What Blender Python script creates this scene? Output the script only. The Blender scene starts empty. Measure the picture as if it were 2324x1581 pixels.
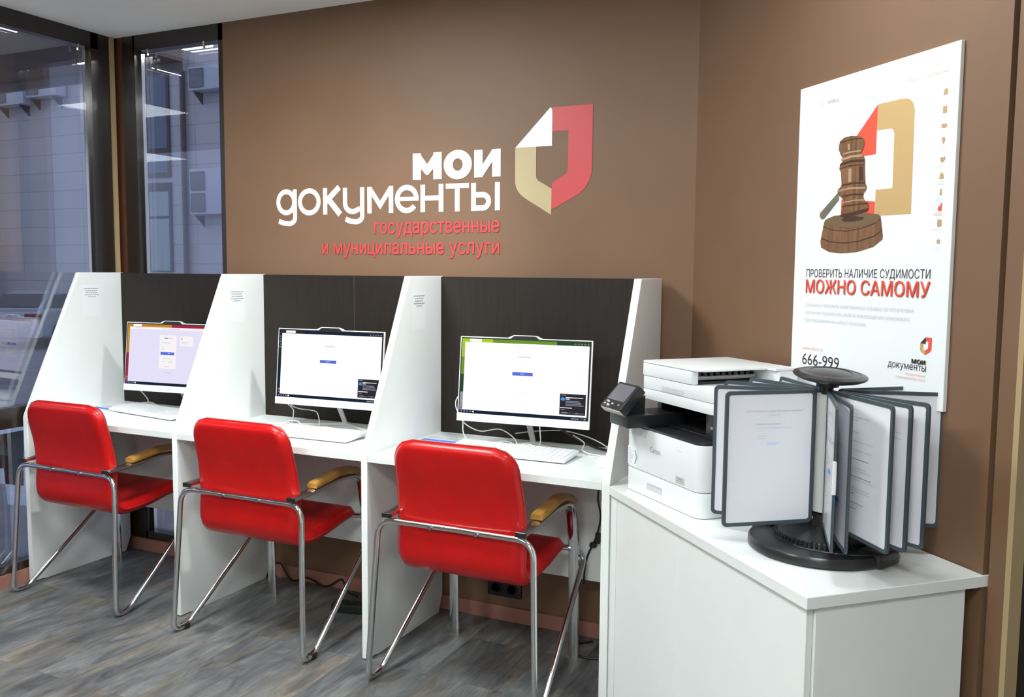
import bpy, bmesh, math, random
from mathutils import Vector, Matrix
random.seed(7)
scene = bpy.context.scene
COL = scene.collection

# ------------------------------------------------------------------ camera
cam_data = bpy.data.cameras.new('camera')
cam = bpy.data.objects.new('camera', cam_data)
COL.objects.link(cam)
CAM = Vector((3.3546, -2.5504, 1.3995))
yaw, pit, roll = 0.4417, -0.0875, 0.0081
cy, sy, cp, sp = math.cos(yaw), math.sin(yaw), math.cos(pit), math.sin(pit)
fw = Vector((-sy * cp, cy * cp, sp))
r0 = Vector((cy, sy, 0))
u0 = r0.cross(fw)
rr = math.cos(roll) * r0 + math.sin(roll) * u0
uu = -math.sin(roll) * r0 + math.cos(roll) * u0
M = Matrix((rr, uu, -fw)).transposed().to_4x4()
M.translation = CAM
cam.matrix_world = M
cam_data.sensor_fit = 'HORIZONTAL'
cam_data.sensor_width = 36.0
cam_data.lens = 2001.3 * 36.0 / 2324.0
cam_data.clip_start = 0.05
cam_data.clip_end = 300
scene.camera = cam

# ------------------------------------------------------------------ world, exposure
scene.view_settings.view_transform = 'Standard'
scene.view_settings.look = 'None'
scene.view_settings.gamma = 1.0
scene.view_settings.use_curve_mapping = False
scene.view_settings.exposure = 0.0
world = bpy.data.worlds.new('dusk_sky')
scene.world = world
world.use_nodes = True
bg = world.node_tree.nodes['Background']
bg.inputs[0].default_value = (0.50, 0.56, 0.80, 1)
bg.inputs[1].default_value = 0.95
SPOT_POWER = 84.0
LAMP_POWER = 47.0          # emission strength of each ceiling panel

# ------------------------------------------------------------------ materials
MATS = {}
def mat(name, color, rough=0.5, metal=0.0, coat=0.0, spec=0.5, noise=0.0, nscale=60.0, bump=0.0, stretch=None, emit=None, estr=0.0, alpha=None):
    if name in MATS:
        return MATS[name]
    m = bpy.data.materials.new(name)
    m.use_nodes = True
    nt = m.node_tree
    b = nt.nodes['Principled BSDF']
    c = (color[0], color[1], color[2], 1)
    b.inputs['Base Color'].default_value = c
    b.inputs['Roughness'].default_value = rough
    b.inputs['Metallic'].default_value = metal
    b.inputs['Coat Weight'].default_value = coat
    b.inputs['Coat Roughness'].default_value = 0.08
    b.inputs['Specular IOR Level'].default_value = spec
    if emit is not None:
        b.inputs['Emission Color'].default_value = (emit[0], emit[1], emit[2], 1)
        b.inputs['Emission Strength'].default_value = estr
    if noise > 0 or bump > 0:
        tc = nt.nodes.new('ShaderNodeTexCoord')
        mp = nt.nodes.new('ShaderNodeMapping')
        if stretch:
            mp.inputs['Scale'].default_value = stretch
        nz = nt.nodes.new('ShaderNodeTexNoise')
        nz.inputs['Scale'].default_value = nscale
        nz.inputs['Detail'].default_value = 5
        nt.links.new(tc.outputs['Object'], mp.inputs[0])
        nt.links.new(mp.outputs[0], nz.inputs['Vector'])
        if noise > 0:
            mr = nt.nodes.new('ShaderNodeMapRange')
            mr.inputs[1].default_value = 0.25; mr.inputs[2].default_value = 0.75
            mr.inputs[3].default_value = 1 - noise; mr.inputs[4].default_value = 1 + noise
            mx = nt.nodes.new('ShaderNodeVectorMath'); mx.operation = 'SCALE'
            mx.inputs[0].default_value = color[:3]
            nt.links.new(nz.outputs[0], mr.inputs[0])
            nt.links.new(mr.outputs[0], mx.inputs['Scale'])
            nt.links.new(mx.outputs[0], b.inputs['Base Color'])
        if bump > 0:
            bp = nt.nodes.new('ShaderNodeBump')
            bp.inputs['Strength'].default_value = bump
            bp.inputs['Distance'].default_value = 0.004
            nt.links.new(nz.outputs[0], bp.inputs['Height'])
            nt.links.new(bp.outputs[0], b.inputs['Normal'])
    MATS[name] = m
    return m

WHITE = mat('white_laminate', (0.80, 0.825, 0.82), 0.34, noise=0.012, nscale=8)
EDGE = mat('white_edge_band', (0.84, 0.86, 0.85), 0.3)
WENGE = mat('wenge_board', (0.013, 0.0085, 0.006), 0.55, spec=0.35, noise=0.35, nscale=30, stretch=(4, 4, 0.25))
WALLB = mat('brown_wall_paint', (0.185, 0.100, 0.055), 0.55, noise=0.04, nscale=5, bump=0.05)
CEIL = mat('ceiling_paint', (0.90, 0.90, 0.89), 0.8, noise=0.02, nscale=3)
REARW = mat('light_wall_paint', (0.70, 0.68, 0.65), 0.7, noise=0.02, nscale=3)
RED = mat('red_leatherette', (0.50, 0.004, 0.004), 0.36, coat=0.18, spec=0.3, noise=0.08, nscale=14, bump=0.18)
PIPING = mat('red_piping', (0.40, 0.010, 0.010), 0.4)
CHROME = mat('chrome_tube', (0.72, 0.73, 0.74), 0.12, metal=1.0)
STEEL = mat('satin_steel', (0.42, 0.44, 0.46), 0.3, metal=1.0)
BLACKP = mat('black_plastic', (0.012, 0.013, 0.014), 0.35)
BLACKS = mat('black_satin', (0.018, 0.019, 0.020), 0.28, noise=0.1, nscale=200)
RUBBER = mat('black_rubber', (0.010, 0.011, 0.011), 0.6)
SLATE = mat('slate_grey_plastic', (0.060, 0.078, 0.095), 0.42)
GREYP = mat('light_grey_plastic', (0.52, 0.52, 0.50), 0.4)
WOOD = mat('varnished_beech', (0.50, 0.255, 0.055), 0.3, coat=0.3, noise=0.18, nscale=18, stretch=(1, 0.2, 1))
WPLAS = mat('white_plastic', (0.82, 0.84, 0.85), 0.3)
PRINTW = mat('printer_white', (0.77, 0.79, 0.80), 0.38)
PRINTD = mat('printer_recess', (0.58, 0.60, 0.62), 0.5)
SEAM = mat('dark_seam', (0.10, 0.10, 0.11), 0.6)
PAPER = mat('paper', (0.80, 0.80, 0.86), 0.22, coat=0.3)
PAPERW = mat('white_card', (0.84, 0.85, 0.88), 0.4)
INK = mat('grey_ink', (0.30, 0.30, 0.34), 0.6)
INKL = mat('pale_ink', (0.55, 0.55, 0.62), 0.6)
BLUEINK = mat('blue_ink', (0.06, 0.20, 0.72), 0.5)
DARKINK = mat('dark_ink', (0.035, 0.022, 0.02), 0.5)
FRAME = mat('dark_window_frame', (0.022, 0.015, 0.011), 0.28, coat=0.2, noise=0.15, nscale=20, stretch=(1, 1, 0.1))
FRAMER = mat('reddish_dark_frame', (0.070, 0.022, 0.010), 0.30, coat=0.2)
CREAM = mat('cream_strip', (0.42, 0.31, 0.17), 0.5)
PINK = mat('pink_skirting', (0.36, 0.165, 0.125), 0.5, noise=0.06, nscale=12)
ALU = mat('aluminium_spacer', (0.75, 0.72, 0.62), 0.18, metal=1.0)
REDV = mat('red_vinyl', (0.58, 0.058, 0.066), 0.45)
WHITEV = mat('white_vinyl', (0.88, 0.89, 0.90), 0.4)
GOLDV = mat('gold_vinyl', (0.52, 0.41, 0.23), 0.45)
POSTER = mat('poster_white', (0.85, 0.88, 0.90), 0.35)
P_RED = mat('poster_red', (0.78, 0.09, 0.05), 0.4)
P_RED2 = mat('poster_pale_red', (0.80, 0.42, 0.38), 0.4)
P_GOLD = mat('poster_gold', (0.56, 0.37, 0.16), 0.4)
P_PALE = mat('poster_pale_print', (0.60, 0.62, 0.66), 0.4)
P_TAN = mat('poster_tan', (0.50, 0.32, 0.17), 0.4)
GAVEL = mat('gavel_brown', (0.20, 0.098, 0.045), 0.35, noise=0.4, nscale=24, stretch=(3, 3, 0.4))
GAVELD = mat('gavel_dark_brown', (0.065, 0.030, 0.017), 0.35)
GAVELL = mat('gavel_light_brown', (0.46, 0.30, 0.19), 0.35)
GAVELG = mat('gavel_handle_brown', (0.19, 0.17, 0.12), 0.35, noise=0.3, nscale=20)
CORDW = mat('white_cord', (0.74, 0.75, 0.74), 0.4)
CLEAR = mat('clear_plastic_film', (0.5, 0.52, 0.55), 0.08, coat=0.6)

def glass_material():
    m = bpy.data.materials.new('window_glass')
    m.use_nodes = True
    nt = m.node_tree
    nt.nodes.clear()
    out = nt.nodes.new('ShaderNodeOutputMaterial')
    tr = nt.nodes.new('ShaderNodeBsdfTransparent'); tr.inputs[0].default_value = (0.93, 0.96, 0.98, 1)
    gl = nt.nodes.new('ShaderNodeBsdfGlossy'); gl.inputs['Roughness'].default_value = 0.0
    gl.inputs[0].default_value = (0.95, 0.96, 1, 1)
    fr = nt.nodes.new('ShaderNodeFresnel'); fr.inputs[0].default_value = 1.5
    mt = nt.nodes.new('ShaderNodeMath'); mt.operation = 'MULTIPLY'; mt.inputs[1].default_value = 3.6
    mt.use_clamp = True
    mx = nt.nodes.new('ShaderNodeMixShader')
    nt.links.new(fr.outputs[0], mt.inputs[0])
    nt.links.new(mt.outputs[0], mx.inputs[0])
    nt.links.new(tr.outputs[0], mx.inputs[1])
    nt.links.new(gl.outputs[0], mx.inputs[2])
    nt.links.new(mx.outputs[0], out.inputs[0])
    return m
GLASS = glass_material()

def emit_mat(name, color, s):
    m = bpy.data.materials.new(name)
    m.use_nodes = True
    nt = m.node_tree
    nt.nodes.clear()
    out = nt.nodes.new('ShaderNodeOutputMaterial')
    e = nt.nodes.new('ShaderNodeEmission')
    e.inputs[0].default_value = (*color, 1)
    e.inputs[1].default_value = s
    nt.links.new(e.outputs[0], out.inputs[0])
    return m
LAMP = emit_mat('lamp_diffuser', (0.94, 1.0, 0.985), LAMP_POWER)
SPOT = emit_mat('small_lamp_lens', (1.0, 0.95, 0.85), 40.0)

def floor_material():
    m = bpy.data.materials.new('grey_vinyl_planks')
    m.use_nodes = True
    nt = m.node_tree
    b = nt.nodes['Principled BSDF']
    N, L = nt.nodes.new, nt.links.new
    tc = N('ShaderNodeTexCoord')
    rot = N('ShaderNodeMapping'); rot.inputs['Rotation'].default_value = (0, 0, math.radians(FLOOR_ANGLE))
    L(tc.outputs['Object'], rot.inputs[0])
    br = N('ShaderNodeTexBrick')
    br.offset = 0.37; br.squash = 1.0
    br.inputs['Scale'].default_value = 1.0
    br.inputs['Brick Width'].default_value = 0.92
    br.inputs['Row Height'].default_value = 0.152
    br.inputs['Mortar Size'].default_value = 0.0012
    br.inputs['Mortar Smooth'].default_value = 0.3
    br.inputs['Color1'].default_value = (0, 0, 0, 1)
    br.inputs['Color2'].default_value = (1, 1, 1, 1)
    br.inputs['Mortar'].default_value = (0.5, 0.5, 0.5, 1)
    L(rot.outputs[0], br.inputs['Vector'])
    # grain, shifted per plank
    sep = N('ShaderNodeSeparateColor'); L(br.outputs['Color'], sep.inputs[0])
    off = N('ShaderNodeVectorMath'); off.operation = 'MULTIPLY_ADD'
    off.inputs[1].default_value = (9.0, 5.0, 3.0)
    L(br.outputs['Color'], off.inputs[0]); L(rot.outputs[0], off.inputs[2])
    st = N('ShaderNodeMapping'); st.inputs['Scale'].default_value = (2.6, 8.0, 1.0)
    L(off.outputs[0], st.inputs[0])
    n1 = N('ShaderNodeTexNoise'); n1.inputs['Scale'].default_value = 1.6; n1.inputs['Detail'].default_value = 9; n1.inputs['Roughness'].default_value = 0.66
    n1.inputs['Distortion'].default_value = 0.9
    L(st.outputs[0], n1.inputs['Vector'])
    st2 = N('ShaderNodeMapping'); st2.inputs['Scale'].default_value = (4.0, 70.0, 1.0)
    L(off.outputs[0], st2.inputs[0])
    n2 = N('ShaderNodeTexNoise'); n2.inputs['Scale'].default_value = 1.4; n2.inputs['Detail'].default_value = 5; n2.inputs['Distortion'].default_value = 0.4
    L(st2.outputs[0], n2.inputs['Vector'])
    mixn = N('ShaderNodeMix'); mixn.data_type = 'FLOAT'; mixn.inputs[0].default_value = 0.22
    L(n1.outputs[0], mixn.inputs[2]); L(n2.outputs[0], mixn.inputs[3])
    ramp = N('ShaderNodeValToRGB')
    e = ramp.color_ramp.elements
    e[0].position = 0.32; e[0].color = (0.045, 0.046, 0.049, 1)
    e[1].position = 0.72; e[1].color = (0.25, 0.25, 0.245, 1)
    a = e.new(0.44); a.color = (0.098, 0.100, 0.105, 1)
    a = e.new(0.55); a.color = (0.150, 0.153, 0.155, 1)
    L(mixn.outputs[0], ramp.inputs[0])
    # warm patches
    st3 = N('ShaderNodeMapping'); st3.inputs['Scale'].default_value = (0.9, 3.4, 1.0)
    L(off.outputs[0], st3.inputs[0])
    n3 = N('ShaderNodeTexNoise'); n3.inputs['Scale'].default_value = 1.7; n3.inputs['Detail'].default_value = 3
    L(st3.outputs[0], n3.inputs['Vector'])
    mr = N('ShaderNodeMapRange'); mr.inputs[1].default_value = 0.50; mr.inputs[2].default_value = 0.68
    mr.inputs[3].default_value = 0.0; mr.inputs[4].default_value = 1.0
    L(n3.outputs[0], mr.inputs[0])
    warm = N('ShaderNodeMix'); warm.data_type = 'RGBA'; warm.blend_type = 'MULTIPLY'
    warm.inputs[7].default_value = (1.36, 1.17, 0.93, 1)
    L(mr.outputs[0], warm.inputs[0]); L(ramp.outputs[0], warm.inputs[6])
    # plank tone
    pt = N('ShaderNodeMapRange'); pt.inputs[3].default_value = 0.78; pt.inputs[4].default_value = 1.18
    L(sep.outputs[0], pt.inputs[0])
    sc = N('ShaderNodeVectorMath'); sc.operation = 'SCALE'
    L(warm.outputs[2], sc.inputs[0]); L(pt.outputs[0], sc.inputs['Scale'])
    seam = N('ShaderNodeMix'); seam.data_type = 'RGBA'
    seam.inputs[7].default_value = (0.05, 0.05, 0.05, 1)
    sf = N('ShaderNodeMath'); sf.operation = 'MULTIPLY'; sf.inputs[1].default_value = 0.6
    L(br.outputs['Fac'], sf.inputs[0]); L(sf.outputs[0], seam.inputs[0]); L(sc.outputs[0], seam.inputs[6])
    L(seam.outputs[2], b.inputs['Base Color'])
    b.inputs['Roughness'].default_value = 0.46
    b.inputs['Specular IOR Level'].default_value = 0.35
    bp = N('ShaderNodeBump'); bp.inputs['Strength'].default_value = 0.12; bp.inputs['Distance'].default_value = 0.003
    L(mixn.outputs[0], bp.inputs['Height']); L(bp.outputs[0], b.inputs['Normal'])
    return m
FLOOR_ANGLE = 90.0
FLOORM = floor_material()

def facade_material():
    m = bpy.data.materials.new('facade_panels')
    m.use_nodes = True
    nt = m.node_tree
    b = nt.nodes['Principled BSDF']
    N, L = nt.nodes.new, nt.links.new
    tc = N('ShaderNodeTexCoord')
    mp = N('ShaderNodeMapping'); mp.inputs['Rotation'].default_value = (math.radians(90), 0, 0)
    L(tc.outputs['Object'], mp.inputs[0])
    cx = N('ShaderNodeSeparateXYZ'); L(tc.outputs['Object'], cx.inputs[0])
    cb = N('ShaderNodeCombineXYZ'); L(cx.outputs[0], cb.inputs[0]); L(cx.outputs[2], cb.inputs[1])
    br = N('ShaderNodeTexBrick'); br.offset = 0.0
    br.inputs['Scale'].default_value = 1.0
    br.inputs['Brick Width'].default_value = 1.45; br.inputs['Row Height'].default_value = 0.545
    br.inputs['Mortar Size'].default_value = 0.007
    br.inputs['Color1'].default_value = (0.55, 0.53, 0.53, 1); br.inputs['Color2'].default_value = (0.60, 0.58, 0.58, 1)
    br.inputs['Mortar'].default_value = (0.30, 0.30, 0.34, 1)
    L(cb.outputs[0], br.inputs['Vector'])
    L(br.outputs['Color'], b.inputs['Base Color'])
    b.inputs['Roughness'].default_value = 0.5
    return m
FACADE = facade_material()

# ------------------------------------------------------------------ mesh helpers
class MB:
    """collects pieces (verts, faces, material) and links them as one object"""
    def __init__(self):
        self.v, self.f, self.m, self.mats, self.smooth = [], [], [], [], []
    def slot(self, m):
        if m not in self.mats:
            self.mats.append(m)
        return self.mats.index(m)
    def add(self, verts, faces, m, smooth=False):
        o = len(self.v)
        self.v += [tuple(p) for p in verts]
        s = self.slot(m)
        for f in faces:
            self.f.append([i + o for i in f]); self.m.append(s); self.smooth.append(smooth)
        return self
    def box(self, a, b, m, mtx=None):
        x0, y0, z0 = a; x1, y1, z1 = b
        vs = [Vector(p) for p in ((x0, y0, z0), (x1, y0, z0), (x1, y1, z0), (x0, y1, z0), (x0, y0, z1), (x1, y0, z1), (x1, y1, z1), (x0, y1, z1))]
        if mtx is not None:
            vs = [mtx @ p for p in vs]
        return self.add(vs, [(0, 3, 2, 1), (4, 5, 6, 7), (0, 1, 5, 4), (1, 2, 6, 5), (2, 3, 7, 6), (3, 0, 4, 7)], m)
    def bbox(self, a, b, m, bev=0.003, seg=2, mtx=None, smooth=True):
        bm = bmesh.new()
        bmesh.ops.create_cube(bm, size=1.0)
        for v in bm.verts:
            v.co = Vector([(a[i] + b[i]) / 2 + v.co[i] * (b[i] - a[i]) for i in range(3)])
        bmesh.ops.bevel(bm, geom=list(bm.edges), offset=bev, segments=seg, profile=0.6, affect='EDGES')
        self.from_bm(bm, m, mtx, smooth)
        return self
    def from_bm(self, bm, m, mtx=None, smooth=True):
        bm.verts.index_update()
        vs = [(mtx @ v.co) if mtx is not None else v.co.copy() for v in bm.verts]
        fs = [[v.index for v in f.verts] for f in bm.faces]
        bm.free()
        self.add(vs, fs, m, smooth)
    def prism(self, poly, lo, hi, m, axis='z', mtx=None, bev=0.0, seg=2):
        """poly: 2-D outline; axis z: (x,y); axis x: (y,z); axis y: (x,z)"""
        bm = bmesh.new()
        def P(p, h):
            if axis == 'z': return Vector((p[0], p[1], h))
            if axis == 'x': return Vector((h, p[0], p[1]))
            return Vector((p[0], h, p[1]))
        A = [bm.verts.new(P(p, lo)) for p in poly]
        B = [bm.verts.new(P(p, hi)) for p in poly]
        n = len(poly)
        bm.faces.new(A); bm.faces.new(list(reversed(B)))
        for i in range(n):
            bm.faces.new((A[i], B[i], B[(i + 1) % n], A[(i + 1) % n]))
        bmesh.ops.recalc_face_normals(bm, faces=bm.faces)
        if bev > 0:
            es = [e for e in bm.edges if all(len(f.verts) > 4 or True for f in e.link_faces) and e.calc_face_angle(0) > 0.6]
            bmesh.ops.bevel(bm, geom=es, offset=bev, segments=seg, profile=0.6, affect='EDGES')
        self.from_bm(bm, m, mtx, True)
        return self
    def tube(self, path, r, m, n=10, closed=False, flat=1.0, up=None, caps=True):
        """round (or flattened) tube along path; flat scales the second axis"""
        P = [Vector(p) for p in path]
        N = len(P)
        rings = []
        prev = None
        for i in range(N):
            if closed:
                t = (P[(i + 1) % N] - P[i - 1])
            else:
                t = P[min(i + 1, N - 1)] - P[max(i - 1, 0)]
            t.normalize()
            if up is not None:
                a = Vector(up) - t * t.dot(Vector(up))
                a.normalize()
            elif prev is None:
                a = t.orthogonal().normalized()
            else:
                a = prev - t * prev.dot(t)
                a.normalize()
            prev = a
            b = t.cross(a)
            rings.append([P[i] + a * (r * math.cos(2 * math.pi * k / n)) + b * (r * flat * math.sin(2 * math.pi * k / n)) for k in range(n)])
        vs = [p for ring in rings for p in ring]
        fs = []
        for i in range(N if closed else N - 1):
            j = (i + 1) % N
            for k in range(n):
                fs.append((i * n + k, i * n + (k + 1) % n, j * n + (k + 1) % n, j * n + k))
        if not closed and caps:
            fs.append(tuple(reversed(range(n)))); fs.append(tuple((N - 1) * n + k for k in range(n)))
        return self.add(vs, fs, m, True)
    def lathe(self, prof, m, n=48, center=(0, 0, 0), mtx=None, sx=1.0, sy=1.0):
        vs, fs = [], []
        c = Vector(center)
        for (r, z) in prof:
            for k in range(n):
                a = 2 * math.pi * k / n
                p = c + Vector((r * sx * math.cos(a), r * sy * math.sin(a), z))
                vs.append(mtx @ p if mtx is not None else p)
        for i in range(len(prof) - 1):
            for k in range(n):
                fs.append((i * n + k, i * n + (k + 1) % n, (i + 1) * n + (k + 1) % n, (i + 1) * n + k))
        fs.append(tuple(reversed(range(n))))
        fs.append(tuple((len(prof) - 1) * n + k for k in range(n)))
        return self.add(vs, fs, m, True)
    def cyl(self, p, q, r, m, n=16):
        return self.tube([p, q], r, m, n=n)
    def build(self, name, parent=None, sharp=35, **props):
        me = bpy.data.meshes.new(name)
        me.from_pydata(self.v, [], self.f)
        for m in self.mats:
            me.materials.append(m)
        for p, s, sm in zip(me.polygons, self.m, self.smooth):
            p.material_index = s
            p.use_smooth = sm
        bm = bmesh.new(); bm.from_mesh(me)
        bmesh.ops.recalc_face_normals(bm, faces=[f for f in bm.faces if True]) if not getattr(self, 'keep', False) else None
        bm.to_mesh(me); bm.free()
        if any(self.smooth):
            me.set_sharp_from_angle(angle=math.radians(sharp))
        me.update()
        o = bpy.data.objects.new(name, me)
        COL.objects.link(o)
        if parent is not None:
            o.parent = parent
        for k, v in props.items():
            o[k] = v
        return o

def thing(name, label, cat, loc=(0, 0, 0), rz=0.0, group=None):
    o = bpy.data.objects.new(name, None)
    o.empty_display_size = 0.1
    COL.objects.link(o)
    o.location = loc
    o.rotation_euler = (0, 0, rz)
    o['label'] = label; o['category'] = cat
    if group:
        o['group'] = group
    return o
def tag(o, label, cat, group=None):
    o['label'] = label; o['category'] = cat
    if group:
        o['group'] = group
    return o
def struct(o):
    o['kind'] = 'structure'
    return o
def dup(root, loc, label, rz=None):
    r = root.copy(); COL.objects.link(r); r.location = loc; r['label'] = label
    if rz is not None:
        r.rotation_euler = (0, 0, rz)
    for ch in list(root.children):
        c = ch.copy(); COL.objects.link(c); c.parent = r
        for g in list(ch.children):
            d = g.copy(); COL.objects.link(d); d.parent = c
    return r

def arc(cx, cy, r, a0, a1, n=8, ry=None):
    ry = r if ry is None else ry
    return [(cx + r * math.cos(math.radians(a0 + (a1 - a0) * i / n)), cy + ry * math.sin(math.radians(a0 + (a1 - a0) * i / n))) for i in range(n + 1)]
def rrect(x0, y0, x1, y1, r, n=5):
    if not isinstance(r, (tuple, list)):
        r = (r,) * 4       # bl, br, tr, tl
    out = []
    for (cx, cy, a, q) in ((x0 + r[0], y0 + r[0], 180, r[0]), (x1 - r[1], y0 + r[1], 270, r[1]), (x1 - r[2], y1 - r[2], 0, r[2]), (x0 + r[3], y1 - r[3], 90, r[3])):
        if q < 1e-6:
            out.append((cx, cy))
        else:
            out += arc(cx, cy, q, a, a + 90, n)
    return out
def bez(P, n=10):
    """Catmull-Rom through points"""
    P = [Vector(p) for p in P]
    Q = [P[0] * 2 - P[1]] + P + [P[-1] * 2 - P[-2]]
    out = []
    for i in range(1, len(Q) - 2):
        for k in range(n):
            t = k / n
            a, b, c, d = Q[i - 1], Q[i], Q[i + 1], Q[i + 2]
            out.append(0.5 * ((2 * b) + (c - a) * t + (2 * a - 5 * b + 4 * c - d) * t * t + (3 * b - a - 3 * c + d) * t ** 3))
    out.append(P[-1])
    return out
def fillet(P, radii, n=7, closed=False):
    """polyline with rounded corners"""
    P = [Vector(p) for p in P]
    N = len(P)
    out = []
    for i in range(N):
        if not closed and i in (0, N - 1):
            out.append(P[i]); continue
        a, b, c = P[i - 1], P[i], P[(i + 1) % N]
        r = radii[i] if isinstance(radii, (list, tuple)) else radii
        d0, d1 = (a - b), (c - b)
        l = min(r, d0.length * 0.49, d1.length * 0.49)
        p, q = b + d0.normalized() * l, b + d1.normalized() * l
        for k in range(n + 1):
            t = k / n
            out.append(p * (1 - t) ** 2 + b * 2 * t * (1 - t) + q * t * t)
    return out

# ---- flat print on a plane: O + ux*x + uz*y + n*off
class Print:
    def __init__(self, O, ux, uz, n):
        self.O, self.ux, self.uz, self.n = Vector(O), Vector(ux), Vector(uz), Vector(n)
        self.mb = MB(); self.mb.keep = True; self.k = 0
    def P(self, p, off):
        off += self.k * 2.5e-5
        return self.O + self.ux * p[0] + self.uz * p[1] + self.n * off
    def poly(self, pts, m, off=0.0006):
        self.k += 1
        from mathutils.geometry import tessellate_polygon
        vs = [self.P(p, off) for p in pts]
        tris = tessellate_polygon([[Vector((p[0], p[1], 0)) for p in pts]])
        self.mb.add(vs, [tuple(t) for t in tris], m)
        return self
    def rect(self, x0, y0, x1, y1, m, off=0.0006):
        return self.poly([(x0, y0), (x1, y0), (x1, y1), (x0, y1)], m, off)
    def stroke(self, pts, w, m, off=0.0006, closed=False):
        self.k += 1
        pts = [Vector((p[0], p[1])) for p in pts]
        N = len(pts)
        L, R = [], []
        for i in range(N):
            if closed:
                a, b, c = pts[i - 1], pts[i], pts[(i + 1) % N]
            else:
                a, b, c = pts[max(i - 1, 0)], pts[i], pts[min(i + 1, N - 1)]
            d0 = (b - a) if (b - a).length > 1e-9 else (c - b)
            d1 = (c - b) if (c - b).length > 1e-9 else (b - a)
            n0 = Vector((-d0.y, d0.x)).normalized(); n1 = Vector((-d1.y, d1.x)).normalized()
            nn = (n0 + n1).normalized()
            k = w / 2 / max(0.35, nn.dot(n0))
            L.append(b + nn * k); R.append(b - nn * k)
        vs = [self.P(p, off) for p in L + R]
        fs = [(i, (i + 1) % N, N + (i + 1) % N, N + i) for i in range(N if closed else N - 1)]
        self.mb.add(vs, fs, m)
        return self
    def ring(self, cx, cy, rx, ry, w, m, off=0.0006, a0=0, a1=360, n=36, wy=None):
        self.k += 1
        wy = wy or w
        out = []
        vs, fs = [], []
        for i in range(n + 1):
            a = math.radians(a0 + (a1 - a0) * i / n)
            vs.append(self.P((cx + rx * math.cos(a), cy + ry * math.sin(a)), off))
            vs.append(self.P((cx + (rx - w) * math.cos(a), cy + (ry - wy) * math.sin(a)), off))
        for i in range(n):
            fs.append((2 * i, 2 * i + 2, 2 * i + 3, 2 * i + 1))
        self.mb.add(vs, fs, m)
        return self
    def text(self, body, x0, x1, y0, y1, m, bold=0.0, off=0.0008):
        """fits the text's own bounding box to x0..x1, y0..y1"""
        vs, fs = text_geo(body, bold)
        xs = [p[0] for p in vs]; ys = [p[1] for p in vs]
        ax, bx, ay, by = min(xs), max(xs), min(ys), max(ys)
        self.k += 1
        V, F = [], []
        for i, grp in enumerate(fs):       # overlapping strokes of one letter sit a hair apart
            for k, t in enumerate(grp):
                o = len(V)
                for q in t:
                    p = vs[q]
                    V.append(self.P((x0 + (p[0] - ax) / (bx - ax) * (x1 - x0), y0 + (p[1] - ay) / (by - ay) * (y1 - y0)), off + (i % 3) * 2.2e-4 + (k % 7) * 3e-5))
                F.append((o, o + 1, o + 2))
        fs = F
        self.mb.add(V, fs, m)
        return self
    def heavy_text(self, body, x0, x1, y0, y1, m, w, off=0.0008):
        """a bolder cut: the same line laid four times, shifted by w"""
        for n, (dx, dy) in enumerate(((0, 0), (w, 0), (0, w), (w, w))):
            self.text(body, x0 + dx, x1 - w + dx, y0 + dy, y1 - w + dy, m, 0.0, off + n * 6e-4)
        return self
    def build(self, name, parent=None, **props):
        return self.mb.build(name, parent, **props)

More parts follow.
